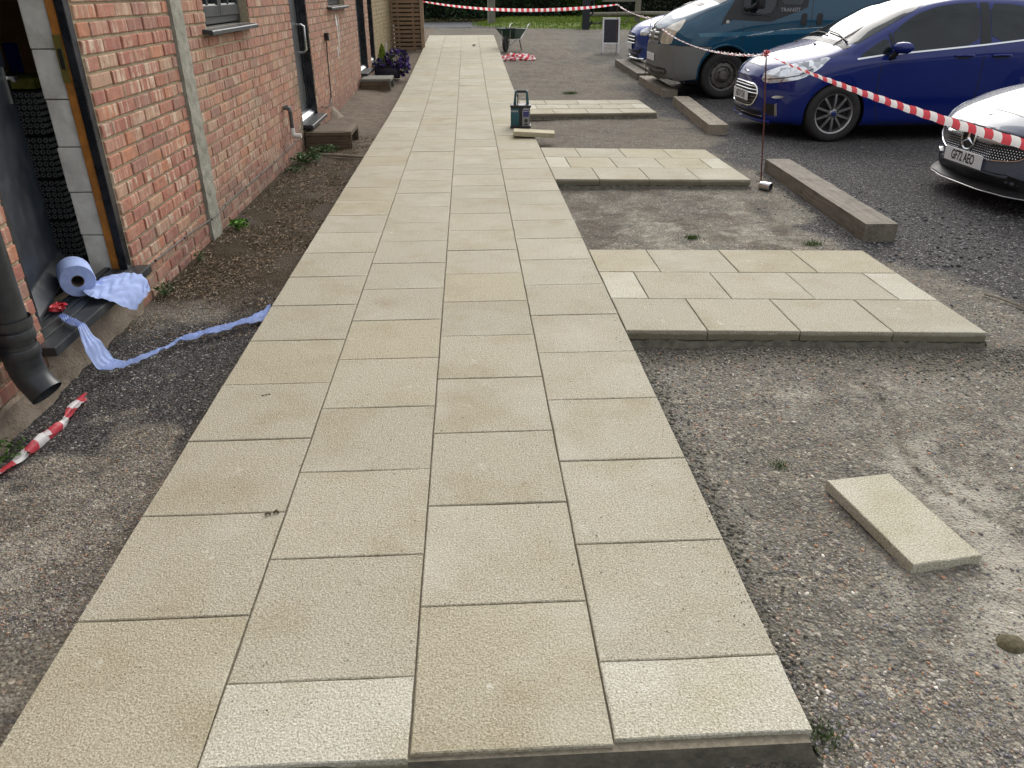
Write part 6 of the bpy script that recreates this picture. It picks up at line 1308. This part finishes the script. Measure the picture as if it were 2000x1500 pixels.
def lerp_rows(keys, n):
    out = []
    for i in range(n):
        t = i / (n - 1) * (len(keys) - 1); j = min(len(keys) - 2, int(t)); f = t - j; f = f * f * (3 - 2 * f) * .5 + f * .5; out.append((Vector(keys[j][0]).lerp(Vector(keys[j + 1][0]), f), Vector(keys[j][1]).lerp(Vector(keys[j + 1][1]), f)))
    return out
rows = lerp_rows([((-.84, 3.60, .262), (-.80, 3.74, .268)), ((-.80, 3.54, .275), (-.74, 3.76, .285)), ((-.74, 3.48, .268), (-.68, 3.80, .275)), ((-.67, 3.50, .245), (-.63, 3.82, .262)), ((-.63, 3.56, .18), (-.60, 3.80, .235)), ((-.61, 3.62, .14), (-.575, 3.76, .20))], 44)
tag(sheet('paper_sheet', rows, M_PAPER, .011), 'crumpled blue paper sheet draped over the sill edge next to the paper roll', 'paper sheet')
rows = lerp_rows([((-.80, 3.27, .25), (-.80, 3.33, .25)), ((-.72, 3.16, .252), (-.71, 3.25, .262)), ((-.66, 3.13, .245), (-.65, 3.23, .258)), ((-.632, 3.10, .15), (-.615, 3.22, .18)), ((-.60, 3.11, .05), (-.57, 3.25, .075)), ((-.555, 3.17, .02), (-.52, 3.28, .045)), ((-.50, 3.26, .015), (-.475, 3.345, .035)), ((-.43, 3.38, .02), (-.425, 3.45, .02)), ((-.38, 3.50, .02), (-.385, 3.56, .03)), ((-.30, 3.53, .02), (-.31, 3.60, .03)), ((-.20, 3.57, .02), (-.21, 3.67, .045)), ((-.10, 3.65, .02), (-.11, 3.76, .055)), ((-.03, 3.72, .02), (-.045, 3.84, .05)), ((.0, 3.80, .05), (-.02, 3.88, .07))], 160)
rows = [(a.lerp(b, .18 + .12 * sin(i * .11)), a.lerp(b, .78 + .1 * sin(i * .17 + 1))) for i, (a, b) in enumerate(rows)]
tag(sheet('paper_strip', rows, M_PAPER, .012), 'long twisted strip of blue paper trailing from the sill to the path edge', 'paper strip')
kp = [(-.84 + .02 * cos(i * .9), 3.36 + .022 * sin(i * 1.1) + .0015 * i, .262 + .012 * abs(sin(i * .5))) for i in range(30)]
tag(ribbon_uv('tape_scrap', kp, [.03] * 30, [i * .5 for i in range(30)], M_REDTAPE, fold=.2, seg=2), 'crumpled scrap of red tape under the paper roll on the sill', 'tape scrap')

# inside the doorway
for k in range(4):
    z0 = .1 + k * .243; r = empty('plastic_crate', (-1.55, 4.83, z0), label=['bottom', 'second lowest', 'second highest', 'top'][k] + ' dark grey plastic crate of the stack inside the doorway', cat='crate', group='plastic crates stacked inside the doorway')
    mb = MB(); mb.box((0, 0, .12), (.44, .40, .236)); mb.build('shell', M_CRATE, r, bevel=.006)
    mb = MB()
    for i in range(13):
        for j in range(7):
            x = -.205 + i * .034 + (j % 2) * .005; z = .022 + j * .0325
            mb.lathe([(.012, 0), (.013, .006), (.009, .007), (.008, .001)], (x, -.20, z), (0, -1, 0), 8); mb.lathe([(.012, 0), (.013, .006), (.009, .007), (.008, .001)], (.22, -.19 + i * .031, z), (1, 0, 0), 6) if i < 12 else None
    tag(mb.build('ring_studs', M_STUD, r), kind='stuff'); mb = MB()
    for j in range(8): mb.box((0, -.2015, .006 + j * .0325), (.44, .006, .004))
    mb.build('ribs', M_CRATE, r)
r = empty('folded_sack', (-1.5, 4.83, 1.073), label='dull yellow green folded sack on top of the crate stack', cat='sack'); mb = MB(); mb.box((0, -.02, .03), (.34, .34, .06)); mb.build('sack_cloth', M_HESSIAN, r, bevel=.018, smooth=True)
r = empty('cardboard_box', (-1.80, 5.62, 1.03), label='brown cardboard box with blue tape strips in the dark doorway', cat='box'); mb = MB(); mb.box((0, 0, .25), (.74, .40, .50)); mb.build('carton', M_CARD, r, bevel=.004)
for (x, z, w, h) in ((-.20, .40, .09, .2), (-.02, .12, .09, .24), (.25, .3, .08, .05)):
    mb = MB(); mb.box((x, -.202, z), (w, .003, h)); mb.build('tape_strip', M_BLUETAPE, r)
r = empty('shelf_unit', (-1.80, 5.62, .1), label='dark shelf unit behind the crates in the doorway', cat='shelf')
for z in (.45, .91): mb = MB(); mb.box((0, 0, z), (.9, .45, .03)); mb.build('shelf_board', M_INTERIOR, r)
for x in (-.43, .43):
    for y in (-.2, .2): mb = MB(); mb.box((x, y, .46), (.03, .03, .92)); mb.build('leg', M_INTERIOR, r)

# ------------------------------------------------------------------ background: hedge, pole, gate
def hedge(name, x0, x1, y0, y1, z0, z1, n, label, c0, c1, size=.075, group=None):
    r = empty(name, ((x0 + x1) / 2, (y0 + y1) / 2, z0), label=label, cat='hedge'); ox, oy = (x0 + x1) / 2, (y0 + y1) / 2
    X = RS.uniform(x0, x1, n); Z = RS.uniform(z0, z1, n) ; f = fbm(X, Z * 1.5, 1.1, 4, 77); Y = y0 + (.5 - f) * 1.6 + RS.exponential(.16, n)
    P_ = np.stack([X - ox, Y - oy, Z - z0], -1); o = petals('foliage', P_, size, c0, c1, r, flat=.0, asp=.9)
    k = RS.uniform(0, 1, n // 9) ; Pt = np.stack([RS.uniform(x0, x1, n // 9) - ox, RS.uniform(y0, y1, n // 9) - oy, z1 - z0 + RS.normal(0, .14, n // 9)], -1); petals('foliage', Pt, size, c0, c1, r)
    mb = MB(); mb.b2(x0 - ox, x1 - ox, y0 + .75 - oy, y1 - oy, -.1, z1 - z0 - .15); mb.build('inner_dark_box', simple('dark_hedge_fill', (.008, .010, .006), .95), r); return r  # solid near-black box closing the hedge behind its leaves
hedge('hedge', -9, 4.9, 34.3, 37, .40, 3.6, 15000, 'tall dark green hedge along the far side of the road', (.006, .018, .006), (.035, .07, .02))
hedge('hedge', 4.5, 7.2, 35.6, 38.4, .45, 3.8, 4500, 'brighter green bush rising behind the gate post', (.02, .05, .008), (.09, .16, .03))
hedge('hedge', 7.0, 22, 33.5, 38, .40, 4.0, 14000, 'very dark shrubs behind the wooden gate and parked cars', (.004, .009, .004), (.03, .045, .018))
n = 2600; X = RS.uniform(-6, 5, n); Y = RS.uniform(33.3, 34.4, n); Pl = np.stack([X, Y, .45 + RS.uniform(0, .1, n)], -1); o = petals('leaf_litter', Pl, .05, (.05, .04, .02), (.14, .12, .05), None, flat=.8); tag(o, 'brown leaf litter and ivy at the foot of the far hedge', 'leaf litter', kind='stuff')
r = empty('telegraph_pole', (1.96, 30.4, .42), label='grey wooden telegraph pole standing on the verge edge by the road', cat='pole'); mb = MB(); mb.lathe([(.135, -.2), (.13, .5), (.125, 2.5), (.11, 7.5), (.001, 7.55)], n=18); mb.build('shaft', M_POLE, r, smooth=True); mb = MB(); mb.tube([(-.128, -.05, -.1), (-.124, -.05, 2.8), (-.112, -.05, 6)], .022, 6); mb.build('cable_guard', simple('pale_conduit', (.35, .36, .28), .6), r)
r = empty('gate_post', (4.90, 27.0, .40), label='thick black stained gate post at the left end of the wooden rail', cat='gate post'); mb = MB(); mb.b2(-.11, .11, -.11, .11, -.2, 1.9); mb.build('post', M_DKPOST, r, bevel=.015); mb = MB(); mb.tube([(.11, 0, .42), (.22, 0, .50), (.22, 0, .9)], .03, 6); mb.tube([(.11, .02, .10), (.2, .02, .28)], .03, 6); mb.build('brace', M_DKPOST, r)
r = empty('timber_gate', (6.5, 28.0, .42), label='weathered grey timber rail and post gate behind the chalkboard sign', cat='gate')
mb = MB(); mb.tube([(-1.4, 0, .42), (-.5, 0, .43), (.5, 0, .45), (2.2, 0, .43), (5, 0, .42)], .065, 12); mb.build('rail', M_RAIL, r, smooth=True); mb = MB(); mb.b2(.22, .40, .10, .24, -.3, 1.3); mb.build('post', M_RAIL, r, bevel=.012); mb = MB(); mb.b2(-.9, .22, .12, .17, .80, .88); mb.build('rail', M_RAIL, r, bevel=.008)
for x0, x1 in ((-1.1, -.7), (-.2, .1), (.9, 1.3), (1.6, 1.2)): mb = MB(); mb.tube([(x0, .02, .12), (x1, .02, .40)], .022, 6); mb.build('brace', M_RAIL, r)
mb = MB(); mb.tube([(-1.4, .03, .16), (5, .03, .16)], .025, 6); mb.build('lower_rail', M_DKPOST, r)
for x in (2.4, 4.6): mb = MB(); mb.b2(x, x + .12, .10, .22, -.3, 1.25); mb.build('post', M_DKPOST, r, bevel=.01)

# ------------------------------------------------------------------ plants, litter and moss
def weed(x, y, n, rad, h, label, c0=(.03, .075, .012), c1=(.10, .20, .03), size=.017, name='weed', lift=0):
    r = rootpos(name, x, y, gz(x, y) + lift, label=label, cat='weed'); P_ = blob(n, (0, 0, h * .55), (rad, rad, h * .5), .2); P_[:, 2] = np.abs(P_[:, 2]); petals('leaves', P_, size, c0, c1, r, flat=.45)
    mb = MB()
    for k in range(10):
        a = 2 * pi * k / 10 + random.random(); mb.tube([(0, 0, -.005), (cos(a) * rad * .4, sin(a) * rad * .4, h * .5), (cos(a) * rad * .8, sin(a) * rad * .8, h * random.uniform(.5, .9))], .0016, 4)
    mb.build('stems', simple('green_stem', (.06, .11, .02), .7), r); return r
weed(-.655, 5.62, 70, .075, .075, 'bright green weed at the foot of the concrete post', (.06, .16, .015), (.13, .30, .03), .022)
weed(-.70, 4.22, 60, .06, .08, 'small grey green weed beside the end of the door sill', (.03, .06, .015), (.08, .13, .04), .014); weed(-.70, 4.85, 30, .04, .09, 'spindly weed between the concrete post and door sill', (.04, .07, .015), (.10, .15, .04), .012)
weed(-.60, 8.02, 160, .16, .10, 'leafy green weed clump under the white waste pipe', (.02, .055, .01), (.07, .13, .03), .024); weed(-.50, 8.55, 150, .17, .09, 'broad weed clump against the brown timber step', (.02, .05, .01), (.08, .14, .04), .022); weed(-.62, 7.55, 70, .10, .07, 'low weed at the wall before the waste pipe', (.03, .06, .02), (.10, .14, .06), .018)
weed(-.70, 2.50, 70, .11, .06, 'green weeds below the drainpipe outlet at the left edge', (.025, .06, .012), (.10, .19, .04), .015)
for (x, y, lb, s) in ((1.87, 1.17, 'tiny grass tuft at the near right corner of the path', 1.0), (2.19, 2.30, 'small grass tuft on the gravel right of the path', .8), (2.62, 5.17, 'grass tuft in the worn strip behind the nearest pad', 1.2), (3.42, 4.98, 'moss tuft by the end of the nearest sleeper', 1.2), (2.75, 13.3, 'patch of grass beyond the farthest pad', 2.2), (4.16, 10.7, 'grass growing at the side of the brownish sleeper', 1.6)):
    n = int(130 * s); X = x + RS.normal(0, .022 * s, n); Y = y + RS.normal(0, .022 * s, n); tag(blades('grass_tuft', X, Y, ground_h(X, Y) - .002, .022 * min(s, 1.6), .0045 * s, (.04, .08, .02), (.13, .20, .05)), lb, 'grass tuft', kind='stuff')
n = 15000; X = -.73 + .72 * RS.rand(n); Y = 3.55 + 6.0 * RS.rand(n) ** 1.2; f = fbm(X, Y, 4, 3, 51); k = (RS.rand(n) < sst(.3, .6, f) * .9) & ((Y > 4.0) | (RS.rand(n) < .15)); X, Y = X[k], Y[k]
o = petals('leaf_litter', np.stack([X, Y, ground_h(X, Y) + .004 + .008 * RS.rand(len(X))], -1), .0125, (.03, .018, .010), (.48, .36, .24), None, flat=.7, asp=.45); tag(o, 'scattered dry leaf and twig litter along the foot of the brick wall', 'leaf litter', kind='stuff')
n = 1500; X = -.70 + .68 * RS.rand(n); Y = 2.0 + 3.0 * RS.rand(n); o = petals('leaf_litter', np.stack([X, Y, ground_h(X, Y) + .004], -1), .0075, (.10, .07, .04), (.42, .36, .27), None, flat=.8, asp=.4); tag(o, 'pale chips and dry scraps on the dark grit near the door sill', 'leaf litter', kind='stuff')
n = 9000; X = -.74 + .74 * RS.rand(n); Y = 3.6 + 5.4 * RS.rand(n); k = (RS.rand(n) < masks(X, Y)['moss']) & (fbm(X, Y, 3, 3, 63) > .52); X, Y = X[k], Y[k]
tag(blades('moss', X, Y, ground_h(X, Y) - .002, .012, .006, (.03, .024, .008), (.13, .11, .025), lean=.6), 'yellow brown moss on the ground beside the brick wall', 'moss', kind='stuff')
mb = MB()
for k in range(26):
    x = random.uniform(-.68, -.08); y = random.uniform(3.7, 9.0); a = random.uniform(0, pi); l = random.uniform(.04, .16); z = gz(x, y) + .008; mb.tube([(x, y, z), (x + cos(a) * l * .5 + random.uniform(-.01, .01), y + sin(a) * l * .5, z + .008), (x + cos(a) * l, y + sin(a) * l, z)], random.uniform(.0012, .003), 5)
tag(mb.build('twigs', simple('dry_twig', (.16, .115, .07), .9)), 'dry twigs scattered between the brick wall and the path', 'twigs', kind='stuff')
mb = MB(); mb.tube([(-.50, 8.35, gz(-.5, 8.35) + .02), (-.3, 8.25, .03), (-.02, 8.15, .025)], .016, 7, rr=[.012, .018, .013]); tag(mb.build('fallen_branch', M_SLEEPER, smooth=True), 'dark fallen branch lying in front of the brown timber step', 'branch')
mb = MB(); mb.tube([(3.98, 3.93, gz(3.98, 3.93) + .012), (4.02, 3.85, .022), (4.10, 3.70, gz(4.1, 3.7) + .012)], .007, 6); tag(mb.build('stick', M_SLEEPER), 'short grey stick lying on the dark chippings at the right', 'stick')
mb = MB(); mb.lathe([(.001, .016), (.018, .0145), (.030, .009), (.036, .0)], n=14); mb.v = [(x * 1.0 * (1 + .25 * vn(x * 60, y * 60)), y * .85 * (1 + .25 * vn(y * 55, x * 50)), z * (1 + .3 * vn(x * 80, y * 80, 1, 2))) for x, y, z in mb.v]; o = mb.build('mortar_lump', simple('brown_mortar', (.10, .085, .045), .9, var=.4, scale=60, bump=.006), smooth=True); o.location = (2.487, 1.412, gz(2.487, 1.412) - .001); tag(o, 'dark brown lump of mortar on the pale cement at the right edge', 'mortar lump')
# bits on the paving
for (x, y, s, lb) in ((.402, 1.985, .008, 'small dried leaf curl on the second column of slabs'), (.195, 2.80, .004, 'tiny black dropping on a slab near the left path edge')):
    mb = MB()
    for k in range(3 if s < .006 else 2):
        mb.tube([(x + k * s * 3 - s, y + k * s * 1.2, TOP + s * .7), (x + k * s * 3, y + s + k * s * 1.2, TOP + s * 1.1), (x + k * s * 3 + s, y + s * .4 + k * s, TOP + s * .6)], s * .5, 6)
    tag(mb.build('debris', M_STEPW, smooth=True), lb, 'debris')
mb = MB(); x, y = 1.22, 20.6; mb.prism([(x, y - .3), (x + .05, y), (x + .02, y + .35), (x - .03, y + .1)], lambda u, v, w: (u, v, TOP + zg(y) + .006 + w), .01); tag(mb.build('dry_leaf', M_STEPW), 'brown curled leaf on the far end of the path', 'leaf')
n = 900; X = RS.uniform(0.02, 1.80, n); Y = 1.2 + RS.exponential(2.5, n); k = Y < 12; X, Y = X[k], Y[k]; e = RS.rand(len(X)) < .5; X = np.where(e & (RS.rand(len(X)) < .5), 1.80 - RS.exponential(.03, len(X)), X)
P_ = np.stack([X, Y, np.full(len(X), TOP + .001)], -1); P_[:, 2] += np.array([zg(y) for y in Y]); tag(stones('grit', P_, RS.uniform(.0008, .0026, len(X)), np.array([[.12, .10, .07]]) * RS.uniform(.5, 2, (len(X), 1))), 'tiny dark specks of grit on the pale slabs', 'grit', kind='stuff')
